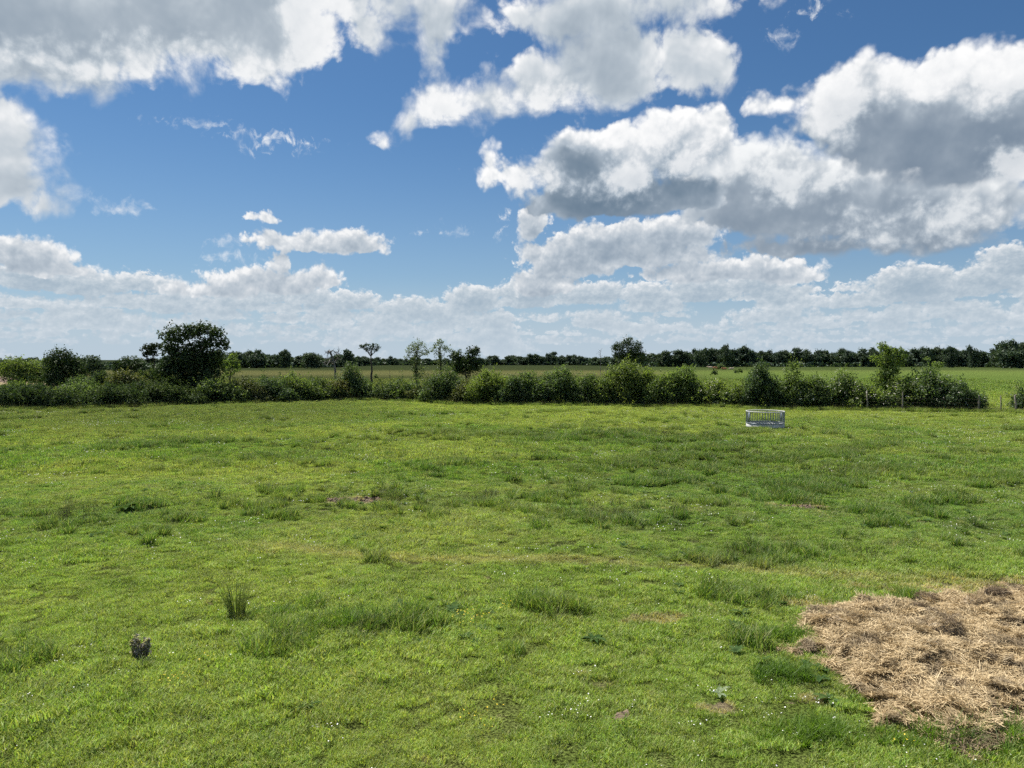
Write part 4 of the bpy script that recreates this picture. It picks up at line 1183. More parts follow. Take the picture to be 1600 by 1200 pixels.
cow((at(1110, 312), 312, 0), 2.9, M_COWP, 'pale cow behind the russet grazing one', False)
cow((at(1132, 312), 312, 0), 3.3, M_COW, 'russet cow lying down in the middle of the small herd', False, True)
cow((at(1142, 316), 316, 0), 0.1, M_COWP, 'pale cow lying down, rightmost of the small herd', False, True)

M_ROOF = plain_mat('faded_red_tin_roof', (0.13, 0.095, 0.078), (0.19, 0.145, 0.12), 1.5, 1.0, spec=0.0)
M_WALL = plain_mat('dark_timber_wall', (0.06, 0.05, 0.045), (0.12, 0.10, 0.085), 2.0, 0.9)
d = 112.0
bx = at(14, d)
root = empty('barn', (bx - 9.0, d + 4.0, 0)); 
wz, rz_ = height_of(598.5, d), height_of(588.5, d)
a = Acc(); box(a, (-8.6, -3.6, -0.2), (8.6, 3.6, wz - 0.05)); a.obj('wall', M_WALL, root)
roof = Acc()
roof.quads([(-9, -4.2, wz - 0.12), (9, -4.2, wz - 0.12), (8.6, 0, rz_), (-8.6, 0, rz_), (-8.6, 0, rz_), (8.6, 0, rz_), (9, 4.2, wz - 0.12), (-9, 4.2, wz - 0.12)], [(0, 1, 2, 3), (4, 5, 6, 7)])
roof.quads([(-9, -4.2, wz - 0.20), (9, -4.2, wz - 0.20), (8.6, 0, rz_ - 0.08), (-8.6, 0, rz_ - 0.08), (-8.6, 0, rz_ - 0.08), (8.6, 0, rz_ - 0.08), (9, 4.2, wz - 0.20), (-9, 4.2, wz - 0.20)], [(3, 2, 1, 0), (7, 6, 5, 4)])
ro = roof.obj('roof', M_ROOF, root)
for i in range(13):
    rb = Acc(); xx = -8.4 + i * 1.4
    tube(rb, [(xx, -4.2, wz - 0.10), (xx, 0, rz_ + 0.02)], 0.035, 5)
    rb.obj('roof_rib', M_ROOF, ro)
tag(root, 'barn with a faded red tin roof cut by the left edge', 'barn')
M_STRAWHEAP = plain_mat('pale_straw_heap', (0.24, 0.19, 0.10), (0.37, 0.30, 0.17), 2.0, 0.95, bump=0.6)
def heap(px, d, w, h, label):
    a = Acc(); n = 22
    u = np.linspace(0, 2 * math.pi, n, endpoint=False); rngs = [1.0, 0.86, 0.66, 0.42, 0.15]; hs = [0.0, 0.42, 0.75, 0.94, 1.0]
    V = []
    for r, z in zip(rngs, hs):
        j = 1 + 0.10 * fr.normal(size=n)
        V.append(np.stack([np.cos(u) * r * w * 0.5 * j, np.sin(u) * r * w * 0.35 * j, z * h * (1 + 0.10 * fr.normal(size=n))], -1))
    V = np.concatenate(V + [np.array([[0, 0, h * 1.02]])])
    F = [[r * n + i, r * n + (i + 1) % n, (r + 1) * n + (i + 1) % n, (r + 1) * n + i] for r in range(4) for i in range(n)]
    a.quads(V[:-1], F); a.tris(np.vstack([V[4 * n:5 * n], V[-1:]]), [[i, (i + 1) % n, n] for i in range(n)])
    o = a.obj('straw_heap', M_STRAWHEAP, loc=(at(px, d), d, -0.05)); tag(o, label, 'straw heap')
heap(55, 104, 4.2, height_of(595, 104), 'pale yellow straw heap between the trees on the far left')
heap(4, 106, 3.0, height_of(598, 106), 'pale straw heap under the barn roof at the left edge')
heap(84, 103, 1.3, height_of(597, 103), 'small pale straw heap showing through the dark round tree')

# ================================================================== ring feeder, fence
def galv():
    m, N, out = new_mat('galvanised_steel')
    tcd = N.t.nodes.new('ShaderNodeTexCoord').outputs['Object']
    v = N.voro(tcd, 22.0, dim='3D', out='Color')
    n = N.noise(tcd, 3.0, detail=4, dim='3D')
    c = N.mix(N.m('MULTIPLY', N.sep(v)[0], 0.4), (0.20, 0.23, 0.26), (0.33, 0.36, 0.39))
    c = N.mix(N.step(n, 0.55, 0.75, 0.0, 0.35), c, (0.22, 0.21, 0.20))
    b = N.t.nodes.new('ShaderNodeBsdfPrincipled')
    N.put(b.inputs['Base Color'], c)
    b.inputs['Metallic'].default_value = 0.5; b.inputs['Roughness'].default_value = 0.42
    N.put(out.inputs[0], b.outputs[0])
    return m
M_GALV = galv()

M_SKIRT = plain_mat('pale_sheet_steel', (0.40, 0.40, 0.39), (0.58, 0.58, 0.56), 3.0, 0.65, metal=0.0)

def ring_tube(R_, z, r, sides=8, seg=56):
    a = Acc()
    u = np.linspace(0, 2 * math.pi, seg, endpoint=False); v = np.linspace(0, 2 * math.pi, sides, endpoint=False)
    U, Vv = np.meshgrid(u, v, indexing='ij')
    P = np.stack([(R_ + r * np.cos(Vv)) * np.cos(U), (R_ + r * np.cos(Vv)) * np.sin(U), z + r * np.sin(Vv)], -1).reshape(-1, 3)
    F = [[i * sides + j, ((i + 1) % seg) * sides + j, ((i + 1) % seg) * sides + (j + 1) % sides, i * sides + (j + 1) % sides] for i in range(seg) for j in range(sides)]
    a.quads(P, F)
    return a

def ring_feeder():
    d = 44.6; x = at(1196.5, d)
    root = empty('ring_feeder', (x, d + 0.0, tz(x, d)), 0.2)
    Rr = 1.10
    seg = 64; u = np.linspace(0, 2 * math.pi, seg + 1)
    prof = [(0.0, 0.00), (0.0, 0.13), (0.018, 0.15), (0.018, 0.19), (0.0, 0.21), (0.0, 0.36), (-0.012, 0.36), (-0.012, 0.0)]
    P = np.array([[((Rr + o) * math.cos(t), (Rr + o) * math.sin(t), z) for o, z in prof] for t in u]).reshape(-1, 3)
    k = len(prof)
    F = [[i * k + j, (i + 1) * k + j, (i + 1) * k + (j + 1) % k, i * k + (j + 1) % k] for i in range(seg) for j in range(k)]
    a = Acc(); a.quads(P, F); a.obj('skirt', M_SKIRT, root, smooth=False)
    ring_tube(Rr, 0.385, 0.026).obj('lower_rail', M_GALV, root, smooth=True)
    ring_tube(Rr, 1.075, 0.030).obj('top_rail', M_SKIRT, root, smooth=True)
    ba = Acc(); tube(ba, [(0, 0, 0.39), (0, 0, 1.07)], 0.017, 7)
    bar = ba.mesh('bar', M_GALV, True)
    pa = Acc(); box(pa, (-0.012, -0.075, 0.39), (0.012, 0.075, 1.06))
    plate = pa.mesh('joint_plate', M_GALV)
    for i in range(44):
        t = 2 * math.pi * i / 44 + 0.05
        o = bpy.data.objects.new('bar' if i % 22 else 'joint_plate', bar if i % 22 else plate)
        o.location = (Rr * math.cos(t), Rr * math.sin(t), 0); o.rotation_euler = (0, 0, t)
        link(o, root)
    tag(root, 'round galvanised steel ring feeder standing in the meadow before the hedge', 'feeder')
ring_feeder()

M_POST = plain_mat('weathered_post_wood', (0.13, 0.115, 0.095), (0.25, 0.225, 0.19), 4.0, 0.9, bump=0.4)
M_WIRE = plain_mat('rusty_wire', (0.12, 0.09, 0.07), (0.2, 0.17, 0.14), 4.0, 0.6, metal=0.6)
fence = empty('wire_fence', (at(1475, 60.2), 60.2, 0))
fx, fy = fence.location.x, fence.location.y
fpts = []
for px, top, r in ((1356, 613, 0.065), (1411, 612, 0.05), (1530, 618, 0.065), (1565, 618, 0.045), (1588.5, 617, 0.07), (1640, 616, 0.07)):
    d = hedge_d(px) - 0.35
    x = at(px, d); h = height_of(top, d)
    a = Acc(); tube(a, [(0, 0, -0.3), (0.01, 0, h * 0.5), (vr.normal() * 0.03, 0.02, h - 0.03), (vr.normal() * 0.03, 0.02, h)], [r, r, r * 0.95, r * 0.8], 8)
    o = a.obj('post', M_POST, fence, loc=(x - fx, d - fy, tz(x, d)))
    fpts.append((x - fx, d - fy, tz(x, d)))
for z in (0.45, 0.8, 1.1):
    a = Acc()
    for p, q in zip(fpts[:-1], fpts[1:]):
        m = [(p[0] + (q[0] - p[0]) * t, p[1] - 0.08 + (q[1] - p[1]) * t, z + p[2] - 0.03 * math.sin(math.pi * t)) for t in np.linspace(0, 1, 6)]
        tube(a, m, 0.004, 4)
    a.obj('wire', M_WIRE, fence)
tag(fence, 'wire fence on grey wooden posts along the right part of the hedge', 'fence')
a = Acc(); tube(a, [(0, 0, -0.2), (0.02, 0, 1.5), (0.0, 0, 3.2)], [0.035, 0.03, 0.02], 6)
o = a.obj('wooden_stake', M_POST, loc=(at(609, 75), 75.0, tz(at(609, 75), 75)))
tag(o, 'thin bare stake standing up from the hedge right of the pole-like tree', 'stake')

# ================================================================== straw bed
def straw_height(X, Y):
    m = straw_mask(X, Y)
    k = np.clip(m / 0.35, 0, 1)
    h = 0.015 + k * (0.03 + 0.08 * (fbm(X, Y, 41, 2.4) + 0.4) + 0.05 * (fbm(X, Y, 42, 5.5)) + 0.04 * fbm(X, Y * 2.2, 43, 4.0))
    return terrain(X, Y) + np.where(m > -0.05, np.maximum(h, 0.015) * np.clip((m + 0.05) / 0.12, 0, 1), -0.05)

def straw_mat(name, lo, hi):
    m, N, out = new_mat(name)
    t = attr(N, 'tint'); p = position(N)
    n = N.noise(p, 1.6, detail=4, rough=0.6)
    n2 = N.noise(p, 9.0, detail=3, rough=0.6)
    c = N.mix(N.m('MULTIPLY_ADD', N.m('SUBTRACT', n2, 0.5), 0.8, t, clamp=True), lo, hi)
    c = N.mix(N.step(N.m('MULTIPLY_ADD', n2, 0.25, n), 0.62, 0.80, 0.0, 0.75), c, (0.135, 0.100, 0.068))         # damp, rotted parts
    sh = add_mix(N, 0.18, bsdf(N, 'ShaderNodeBsdfDiffuse', Color=c), bsdf(N, 'ShaderNodeBsdfTranslucent', Color=c))
    sh = add_mix(N, 0.03, sh, bsdf(N, 'ShaderNodeBsdfGlossy', Color=(0.9, 0.85, 0.7), Roughness=0.5))
    N.put(out.inputs[0], sh)
    return m
M_STRAW = straw_mat('dry_straw', (0.34, 0.255, 0.140), (0.68, 0.535, 0.32))
M_STRAWBED = straw_mat('trodden_straw', (0.25, 0.185, 0.115), (0.44, 0.34, 0.215))
M_DUNG = plain_mat('dark_rotted_hay', (0.035, 0.027, 0.02), (0.12, 0.09, 0.06), 14.0, 0.95, bump=0.8)

xs = np.arange(3.6, 14.5, 0.055); ys = np.arange(7.0, 14.6, 0.055)
GX, GY = np.meshgrid(xs, ys)
GZ = straw_height(GX, GY)
inside = straw_mask(GX, GY) > 0.02
V = np.stack([GX, GY, GZ], -1).reshape(-1, 3); kk = len(xs)
i = np.arange(len(ys) - 1)[:, None] * kk; j = np.arange(kk - 1)[None]
F = np.stack([i + j, i + j + 1, i + kk + j + 1, i + kk + j], -1).reshape(-1, 4)
F = F[inside.reshape(-1)[F].any(1)]
a = Acc(); a.quads(V, F, 0.5)
o = a.obj('straw_bed', M_STRAWBED, smooth=True)
tag(o, 'trodden bed of old straw on the ground at lower right', 'straw', kind='stuff')

def strands(acc, n, radius, rng, l0=0.06, l1=0.22, w=0.0028, lift=0.05):
    r = radius * np.sqrt(rng.random(n)); an = rng.uniform(0, 2 * math.pi, n)
    c = np.stack([r * np.cos(an), r * np.sin(an), rng.uniform(0.0, lift, n)], -1)
    dr = rng.uniform(0, math.pi, n); L = rng.uniform(l0, l1, n) * 0.5
    d = np.stack([np.cos(dr), np.sin(dr), rng.normal(0, 0.22, n)], -1)
    s = np.stack([-d[:, 1], d[:, 0], rng.normal(0, 0.6, n)], -1); s /= np.linalg.norm(s, axis=1)[:, None]
    ww = (w * rng.uniform(0.7, 1.6, n))[:, None]
    bend = np.stack([rng.normal(0, 0.15, n), rng.normal(0, 0.15, n), rng.uniform(0.0, 0.35, n)], -1) * L[:, None]
    p0, p1, p2 = c - d * L[:, None], c + bend, c + d * L[:, None]
    t = rng.random(n)
    for p, q in ((p0, p1), (p1, p2)):
        v = np.stack([p - s * ww, p + s * ww, q + s * ww, q - s * ww], 1).reshape(-1, 3)
        acc.quads(v, np.arange(4 * n).reshape(-1, 4), t)

straw_kinds = []
for k in range(5):
    a = Acc(); strands(a, 460, 0.17, np.random.default_rng(600 + k), lift=0.035, w=0.0024)
    straw_kinds.append(a.mesh('straw_tangle_%d' % k, M_STRAW))
sr = np.random.default_rng(31)
X = sr.uniform(3.4, 14.3, 9000); Y = sr.uniform(7.0, 14.4, 9000)
m = straw_mask(X, Y)
k = (m > -0.16 + 0.46 * sr.random(len(X)) ** 1.5) & ((0.5 * fbm(X, Y, 45, 1.3) + 0.5 * fbm(X, Y, 46, 4.0)) > -0.42)
X, Y = X[k], Y[k]
scatter('loose_straw', straw_kinds, X, Y, sr.uniform(0.7, 1.4, len(X)), sr, 'loose dry straw strewn over the bed at lower right', 'straw', tilt=0.25, zoff=0.005, zfun=straw_height)
# straw blown into the grass round about and over the worn spots
X = sr.uniform(-6, 13, 2500); Y = sr.uniform(6.5, 23, 2500)
k = ((ell_np(X, Y, WORN) > -0.05) | ((straw_mask(X, Y) > -0.35) & (sr.random(len(X)) < 0.2))) & (straw_mask(X, Y) < 0.02)
X, Y = X[k], Y[k]
scatter('scattered_straw', straw_kinds[:3], X, Y, sr.uniform(0.35, 0.6, len(X)), sr, 'thin scatter of dry stems on worn turf', 'straw', tilt=0.1, zoff=0.004)

def mound(px, py, wpx, hpx, label, dark, seed, flat=0.75):
    """a lump of hay: uneven dome with strands standing off it"""
    d = dist_of(py); sl = math.hypot(d, CAM_H) / FPX
    x = at(px, d); w = wpx * sl; h = hpx * sl * 0.9
    rng = np.random.default_rng(seed)
    root = empty('hay_mound', (x, d + w * flat * 0.3, float(straw_height(np.array([x]), np.array([d]))[0]) - 0.02))
    n, m_ = 26, 8
    u = np.linspace(0, 2 * math.pi, n, endpoint=False)
    V = []
    for q in range(m_):
        t = q / m_
        rr_ = math.cos(t * math.pi / 2) ** 0.7
        V.append(np.stack([np.cos(u) * rr_ * w * 0.5, np.sin(u) * rr_ * w * flat * 0.5, np.full(n, h * math.sin(t * math.pi / 2))], -1) * (1 + 0.07 * rng.normal(size=(n, 1))))
    V = np.concatenate(V)
    F = [[q * n + i_, q * n + (i_ + 1) % n, (q + 1) * n + (i_ + 1) % n, (q + 1) * n + i_] for q in range(m_ - 1) for i_ in range(n)]
    a = Acc(); a.quads(V, F, 0.4)
    a.tris(np.vstack([V[-n:], [[0, 0, h]]]), [[i_, (i_ + 1) % n, n] for i_ in range(n)], 0.4)
    a.obj('lump', M_DUNG if dark else M_STRAWBED, root, smooth=False)
    a = Acc()
    ns = int(500 + 900 * w)
    idx = rng.integers(0, len(V), ns); C = V[idx] * rng.uniform(0.92, 1.06, (ns, 1)) + rng.normal(size=(ns, 3)) * 0.02
    d_ = rng.normal(size=(ns, 3)); d_[:, 2] *= 0.5; d_ /= np.linalg.norm(d_, axis=1)[:, None]
    L = rng.uniform(0.03, 0.11, ns)[:, None]
    s = np.cross(d_, rng.normal(size=(ns, 3))); s /= np.linalg.norm(s, axis=1)[:, None]
    v = np.stack([C - d_ * L - s * 0.003, C - d_ * L + s * 0.003, C + d_ * L + s * 0.002, C + d_ * L - s * 0.002], 1).reshape(-1, 3)
    a.quads(v, np.arange(4 * ns).reshape(-1, 4), rng.random(ns) * (0.6 if dark else 1.0))
    a.obj('strands', M_STRAW if not dark else M_STRAWBED, root)
    tag(root, label, 'hay mound', 'hay mounds on the straw bed')
mound(1492, 1018, 62, 34, 'rounded hay mound with a dark hollow front, centre of the straw', False, 1)
mound(1462, 948, 50, 20, 'dark rotted hay lump at the back edge of the straw', True, 2)
mound(1572, 955, 44, 22, 'dark rotted hay lump at the back right of the straw', True, 3)
mound(1410, 972, 40, 14, 'dark low lump at the left back corner of the straw', True, 4)
mound(1350, 1000, 95, 16, 'low ridge of hay on the left of the straw bed', False, 5, 0.4)
mound(1540, 968, 50, 24, 'pale hay mound left of the dark right lump', False, 6)
mound(1445, 975, 46, 20, 'small hay tuft between two dark lumps', False, 7)
mound(1450, 1108, 60, 18, 'dark brown clump near the front of the straw', True, 8, 0.6)
mound(1508, 1112, 34, 16, 'small dark clump, right of the brown front clump', True, 9)
mound(1560, 1062, 40, 14, 'flat dark clump at the right middle of the straw', True, 10)

# ================================================================== single plants in the meadow
M_RUSH = leaf_mat('rush_stems', (0.16, 0.215, 0.075), (0.40, 0.42, 0.20), trans=0.4)
M_DOCK = leaf_mat('dock_leaves', (0.050, 0.095, 0.030), (0.100, 0.155, 0.055), trans=0.3, gloss=0.0)
M_GLAUC = leaf_mat('glaucous_leaves', (0.12, 0.17, 0.10), (0.24, 0.30, 0.19), trans=0.25, gloss=0.05)
M_THISTLE = leaf_mat('dull_thistle_leaves', (0.20, 0.165, 0.15), (0.50, 0.44, 0.41), trans=0.4)
M_WHITE = plain_mat('white_petals', (0.74, 0.74, 0.70), (0.86, 0.86, 0.84), 30.0, 0.7)
M_YELLOW = plain_mat('yellow_petals', (0.62, 0.46, 0.02), (0.80, 0.62, 0.05), 30.0, 0.6)

def spot(px, py):
    d = dist_of(py); x = at(px, d)
    return x, d, tz(x, d)

def rush(px, py, h, w, label):
    x, y, z = spot(px, py)
    root = empty('rush_tuft', (x, y, z)); rng = np.random.default_rng(3)
    a = Acc()
    for i_ in range(150):
        r = w * 0.28 * math.sqrt(rng.random()); t = rng.uniform(0, 6.28)
        b = np.array([r * math.cos(t), r * math.sin(t), -0.02])
        ln = rng.uniform(0.1, 0.55) * w
        hh = h * rng.uniform(0.6, 1.05)
        e = b + np.array([math.cos(t) * ln, math.sin(t) * ln, hh])
        mid = b + (e - b) * 0.5 + np.array([-math.cos(t), -math.sin(t), 0.15]) * ln * 0.2
        tube(a, [b, mid, e], [0.0034, 0.003, 0.0012], 3, rng.random(), cap=False)
    a.obj('stems', M_RUSH, root)
    a = Acc(); blades(a, 90, w * 0.35, 0.05, 0.16, 0.004, 0.007, rng, lean=1.3, centre=True); a.obj('basal_leaves', M_TALL, root)
    tag(root, label, 'rush')
rush(365, 974, 0.62, 0.44, 'tall upright dark green rush tuft in the lower left meadow')

def thistle(px, py, h, label):
    x, y, z = spot(px, py); root = empty('thistle_plant', (x, y, z)); rng = np.random.default_rng(9)
    a, s = Acc(), Acc()
    for sx, sy, hh in ((-0.05, 0, h), (0.03, 0.02, h * 0.8), (0.09, -0.03, h * 0.9), (0.0, -0.05, h * 0.65), (-0.10, 0.02, h * 0.75)):
        tube(s, [(sx, sy, 0), (sx * 1.2, sy, hh * 0.5), (sx * 1.3, sy, hh)], [0.008, 0.007, 0.004], 5)
        n_ = 80
        t = rng.random(n_); C = np.stack([sx * (1 + 0.3 * t) + rng.normal(0, 0.018, n_), sy + rng.normal(0, 0.018, n_), hh * t], -1)
        leaves(a, C, 0.034, rng, up=0.5)
    s.obj('stems', M_RUSH, root); a.obj('leaves', M_THISTLE, root)
    tag(root, label, 'thistle')
thistle(213, 1034, 0.34, 'dark greyish thistle plant standing alone at lower left')

def dock(px, py, n_, L, label, mat, seed, name='dock_plant', up=0.6):
    x, y, z = spot(px, py); root = empty(name, (x, y, z + 0.035)); rng = np.random.default_rng(seed); L = L * 1.05
    for i_ in range(n_):
        a = Acc(); t0 = 2 * math.pi * i_ / n_ + rng.normal(0, 0.5)
        l = L * rng.uniform(0.45, 1.15); wv = l * rng.uniform(0.13, 0.2); ri = up * rng.uniform(0.4, 1.2)
        dr = np.array([math.cos(t0), math.sin(t0), 0]); sd = np.array([-dr[1], dr[0], 0])
        pts = []
        for q in range(6):
            f = q / 5
            c = dr * l * f + np.array([0, 0, l * ri * (f - 0.75 * f * f) + 0.01])
            ww = wv * math.sin(math.pi * min(1, f * 0.9 + 0.1)) ** 0.8
            pts.append((c - sd * ww + (0, 0, ww * 0.35), c, c + sd * ww + (0, 0, ww * 0.35)))
        for p, q in zip(pts[:-1], pts[1:]):
            a.quads([p[0], p[1], q[1], q[0], p[1], p[2], q[2], q[1]], [(0, 1, 2, 3), (4, 5, 6, 7)], rng.random())
        a.obj('leaf', mat, root, smooth=True)
    tag(root, label, 'weed')
dock(1128, 1096, 6, 0.16, 'pale broad-leaved weed with curled leaves, lower centre right', M_GLAUC, 1, 'broadleaf_weed', 1.1)
dock(1288, 1072, 9, 0.17, 'dark broad-leaved dock at the left edge of the straw', M_DOCK, 2)
dock(1305, 1106, 11, 0.20, 'larger dark dock beside the front left straw edge', M_DOCK, 3)
dock(1265, 1050, 7, 0.15, 'leafy dock in the lush grass left of the straw', M_DOCK, 4)
dock(625, 960, 9, 0.20, 'dark dock right of the long lush grass', M_DOCK, 5)
dock(764, 968, 8, 0.15, 'small dark dock beside the right yellow flowers', M_DOCK, 6)
dock(712, 975, 8, 0.16, 'small dark dock left of the yellow flowers at centre', M_DOCK, 7)
dock(930, 1008, 10, 0.22, 'dark dock in the middle of the near meadow', M_DOCK, 8)
dock(195, 806, 10, 0.45, 'dark leafy weed clump, left of two in the left meadow', M_DOCK, 9, up=0.9)
dock(217, 803, 9, 0.42, 'dark leafy weed clump, right of two in the left meadow', M_DOCK, 10, up=1.0)
dock(440, 1024, 9, 0.17, 'dark dock in front of the long lush grass', M_DOCK, 12)
dock(1165, 968, 9, 0.20, 'dark dock above the worn patch left of the straw', M_DOCK, 13)
dock(478, 1118, 9, 0.16, 'dark dock near the bottom edge, left of centre', M_DOCK, 14)

M_LUSH = leaf_mat('lush_grass', (0.060, 0.120, 0.018), (0.175, 0.270, 0.040), trans=0.45, gloss=0.1)
def tussock(px, py, wpx, h, label, seed, n_=900):
    """a ragged clump of long grass: sheaves of blades of unequal height leaning out of several crowns"""
    x, y, z = spot(px, py); sl = math.hypot(y, CAM_H) / FPX
    w = wpx * sl * 0.5
    rng = np.random.default_rng(seed); a = Acc()
    m_ = max(14, n_ // 42)
    for q in range(m_):
        cx, cy = rng.normal(0, 0.50), rng.normal(0, 0.50)
        r = math.hypot(cx, cy)
        hh = h * rng.uniform(0.45, 1.15) * math.exp(-0.5 * r * r) + 0.03
        b = Acc(); blades(b, 42, rng.uniform(0.04, 0.10), hh * 0.35, hh, 0.005, 0.012, rng, lean=1.3, droop=0.9, seg=3, centre=True)
        for v, f, t in zip(b.v, b.q, b.tq):
            v = v + np.array([cx * w, cy * w * 0.6, 0], np.float32)
            a.quads(v, f - f.min(), np.clip(0.6 * t + 0.4 * rng.random(), 0, 1))
    o = a.obj('grass_tussock', M_LUSH, loc=(x, y, z)); tag(o, label, 'grass tussock', 'lush grass tussocks')
tussock(545, 985, 170, 0.28, 'broad lush grass tussock right of the rush tuft', 1, 2200)
tussock(445, 972, 110, 0.22, 'smaller bright tussock just right of the rush tuft', 2, 1300)
tussock(1222, 1000, 110, 0.26, 'lush green tussock at the left rim of the straw', 3, 1600)
tussock(1240, 1062, 130, 0.24, 'lush green tussock left of the two docks by the straw', 4, 1900)
tussock(1285, 1160, 150, 0.24, 'lush green tussock at the front left of the straw', 5, 2400)
tussock(1560, 1178, 230, 0.32, 'tall green tussock in the bottom right corner', 6, 3200)
tussock(1422, 935, 60, 0.30, 'upright tussock behind the dark lump of the straw', 7, 700)
tussock(1340, 955, 160, 0.16, 'low wide tussock behind the straw ridge', 8, 1300)
tussock(1240, 938, 120, 0.18, 'dark leafy tussock above the upper left straw corner', 9, 1200)
tussock(1150, 930, 130, 0.16, 'dark leafy tussock above the dock left of the straw', 10, 1200)

# ------------------------------------------------------------------ flowers
def flower_kind(mat, seed, n_, rad, size, h0, h1):
    a = Acc(); rng = np.random.default_rng(seed)
    for i_ in range(n_):
        c = np.array([rng.normal() * rad, rng.normal() * rad, rng.uniform(h0, h1)])
        m_ = 7; u = np.linspace(0, 2 * math.pi, m_, endpoint=False); s = size * rng.uniform(0.7, 1.2)
        tl = rng.normal(0, 0.3, 2)
        ring = np.stack([c[0] + s * np.cos(u), c[1] + s * np.sin(u), c[2] + s * (np.cos(u) * tl[0] + np.sin(u) * tl[1])], -1)
        a.tris(np.vstack([ring, c + (0, 0, -0.15 * s)]), [[q, (q + 1) % m_, m_] for q in range(m_)])
    return a.mesh('flower_kind', mat)
fw = np.random.default_rng(55)
dk_ = [flower_kind(M_WHITE, 700 + k, n_, 0.14, 0.008, 0.05, 0.10) for k, n_ in enumerate((2, 3, 5, 8))]
X, Y = view_points(fw, 6.5, 60, 3.2)
k = cut(X, Y, 0.0) & (0.5 + 0.5 * fbm(X, Y, 61, 0.7) + 0.25 * fbm(X, Y, 62, 2.0) > 0.62 + 0.45 * fw.random(len(X)) - 0.18)
X, Y = X[k], Y[k]
scatter('daisies', dk_, X, Y, np.clip(0.7 + Y / 40, 0.9, 1.6), fw, 'tiny white daisies dotted through the turf', 'flowers', tilt=0.05)
yk = [flower_kind(M_YELLOW, 720 + k, 5, 0.07, 0.009, 0.07, 0.13) for k in range(3)]
pts = []
for px, py, n_, sp in ((262, 1076, 5, 0.12), (728, 982, 6, 0.18), (785, 962, 4, 0.15), (745, 1142, 3, 0.15), (1430, 1185, 1, 0.02), (330, 1045, 1, 0.05)):
    x, y, z = spot(px, py)
    for q in range(n_):
        pts.append((x + fw.normal() * sp, y + fw.normal() * sp * 0.8))
pts = np.array(pts)
scatter('buttercups', yk, pts[:, 0], pts[:, 1], 1.0, fw, 'small clusters of yellow buttercups in the near turf', 'flowers', tilt=0.05)

# broad-leaved plants mixed into the turf
wk = []
for k in range(5):
    a = Acc(); rng = np.random.default_rng(800 + k)
    for i_ in range(8):
        t0 = 2 * math.pi * i_ / 8 + rng.normal(0, 0.3); l = rng.uniform(0.06, 0.13); wv = l * 0.2
        dr = np.array([math.cos(t0), math.sin(t0), 0]); sd = np.array([-dr[1], dr[0], 0])
        pr = None
        for q in range(4):
            f = q / 3; c = dr * l * f + np.array([0, 0, 0.03 + l * 0.9 * (f - 0.6 * f * f)]); ww = wv * math.sin(math.pi * (0.12 + 0.86 * f))
            cur = (c - sd * ww, c + sd * ww)
            if pr is not None:
                a.quads([pr[0], pr[1], cur[1], cur[0]], [(0, 1, 2, 3)], rng.random())
            pr = cur
    wk.append(a.mesh('rosette_kind', M_DOCK))
X, Y = view_points(fw, 6.2, 48, 5.0)
wv_ = ell_np(X, Y, DARK_E) * 0.5 + 0.8 * fbm(X, Y, 71, 0.8) + 0.3 * fbm(X, Y, 72, 2.5)
k = cut(X, Y, 0.0) & (wv_ > 0.30 + 0.5 * fw.random(len(X)) - 0.15 * (Y < 18) + 0.15 * (Y > 25))
X, Y = X[k], Y[k]
scatter('broadleaf_weeds', wk, X, Y, fw.uniform(0.55, 1.3, len(X)) + Y * 0.010, fw, 'broad-leaved weeds mixed into the turf', 'weeds', tilt=0.1)

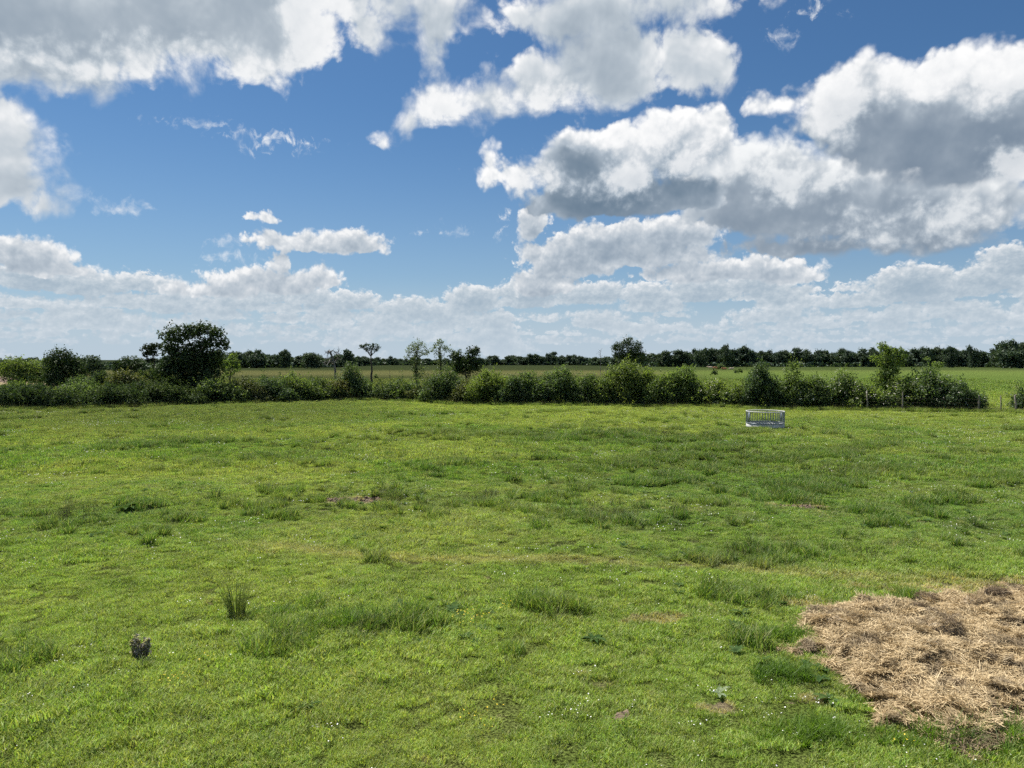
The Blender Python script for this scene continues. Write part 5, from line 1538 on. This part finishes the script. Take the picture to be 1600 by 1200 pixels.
# wiry seeding stems in the weedy middle of the meadow
M_SEED = leaf_mat('seeding_stems', (0.070, 0.075, 0.040), (0.150, 0.140, 0.080), trans=0.2)
sk = []
for k in range(4):
    a = Acc(); rng = np.random.default_rng(840 + k); blades(a, 70, 0.22, 0.15, 0.38, 0.003, 0.007, rng, lean=0.5, seg=2)
    sk.append(a.mesh('seed_stem_kind', M_SEED))
X, Y = view_points(fw, 14, 60, 2.0)
wv_ = ell_np(X, Y, DARK_E) * 0.8 + 0.7 * fbm(X, Y, 81, 0.45) + 0.3 * fbm(X, Y, 82, 1.5)
k = cut(X, Y, 0.0) & (wv_ > 0.50 + 0.45 * fw.random(len(X)))
X, Y = X[k], Y[k]
scatter('seeding_grass', sk, X, Y, fw.uniform(0.7, 1.3, len(X)), fw, 'wiry brownish seeding grass in the weedy middle of the meadow', 'grass')
# long grass and nettles at the foot of the hedge
X = fw.uniform(-52, 52, 5200); pxa = 800 + X / 64 * FPX
Y = np.array([hedge_d(p) for p in pxa]) + fw.normal(0.1, 0.45, len(X))
X = (pxa - 800) / FPX * Y
scatter('hedge_foot_grass', rough_kinds + sk[:1], X, Y, fw.uniform(0.9, 2.2, len(X)), fw, 'long grass growing along the foot of the hedge', 'grass')
# field beyond the fence gap: taller hay grass
X = fw.uniform(-75, 95, 16000); Y = fw.uniform(66, 150, 16000)
k = Y > np.array([hedge_d(800 + x / y * FPX) for x, y in zip(X, Y)]) + 3.0
scatter('hay_meadow_grass', far_kinds, X[k], Y[k], fw.uniform(2.0, 3.6, int(k.sum())), fw, 'taller hay grass in the field behind the hedge', 'grass')

# clods on the two bare spots
M_CLOD = plain_mat('dry_soil_clods', (0.12, 0.085, 0.06), (0.24, 0.18, 0.13), 12.0, 0.95, bump=0.6)
ck = []
for k in range(4):
    bm = bmesh.new(); bmesh.ops.create_icosphere(bm, subdivisions=2, radius=0.05)
    rng = np.random.default_rng(k)
    for v in bm.verts:
        v.co *= 1 + 0.22 * rng.normal()
        v.co.z *= 0.7
    me = bpy.data.meshes.new('clod_kind'); bm.to_mesh(me); bm.free(); me.materials.append(M_CLOD); ck.append(me)
X = np.concatenate([fw.normal(-4.7, 0.55, 70), fw.normal(8.3, 0.6, 70), fw.normal(1.26, 0.05, 5)]); Y = np.concatenate([fw.normal(22.0, 0.22, 70), fw.normal(21.4, 0.14, 70), fw.normal(8.42, 0.05, 5)])
scatter('soil_clods', ck, X, Y, fw.uniform(0.5, 1.7, len(X)), fw, 'brown clods of earth on bare spots in the turf', 'soil', tilt=0.8)
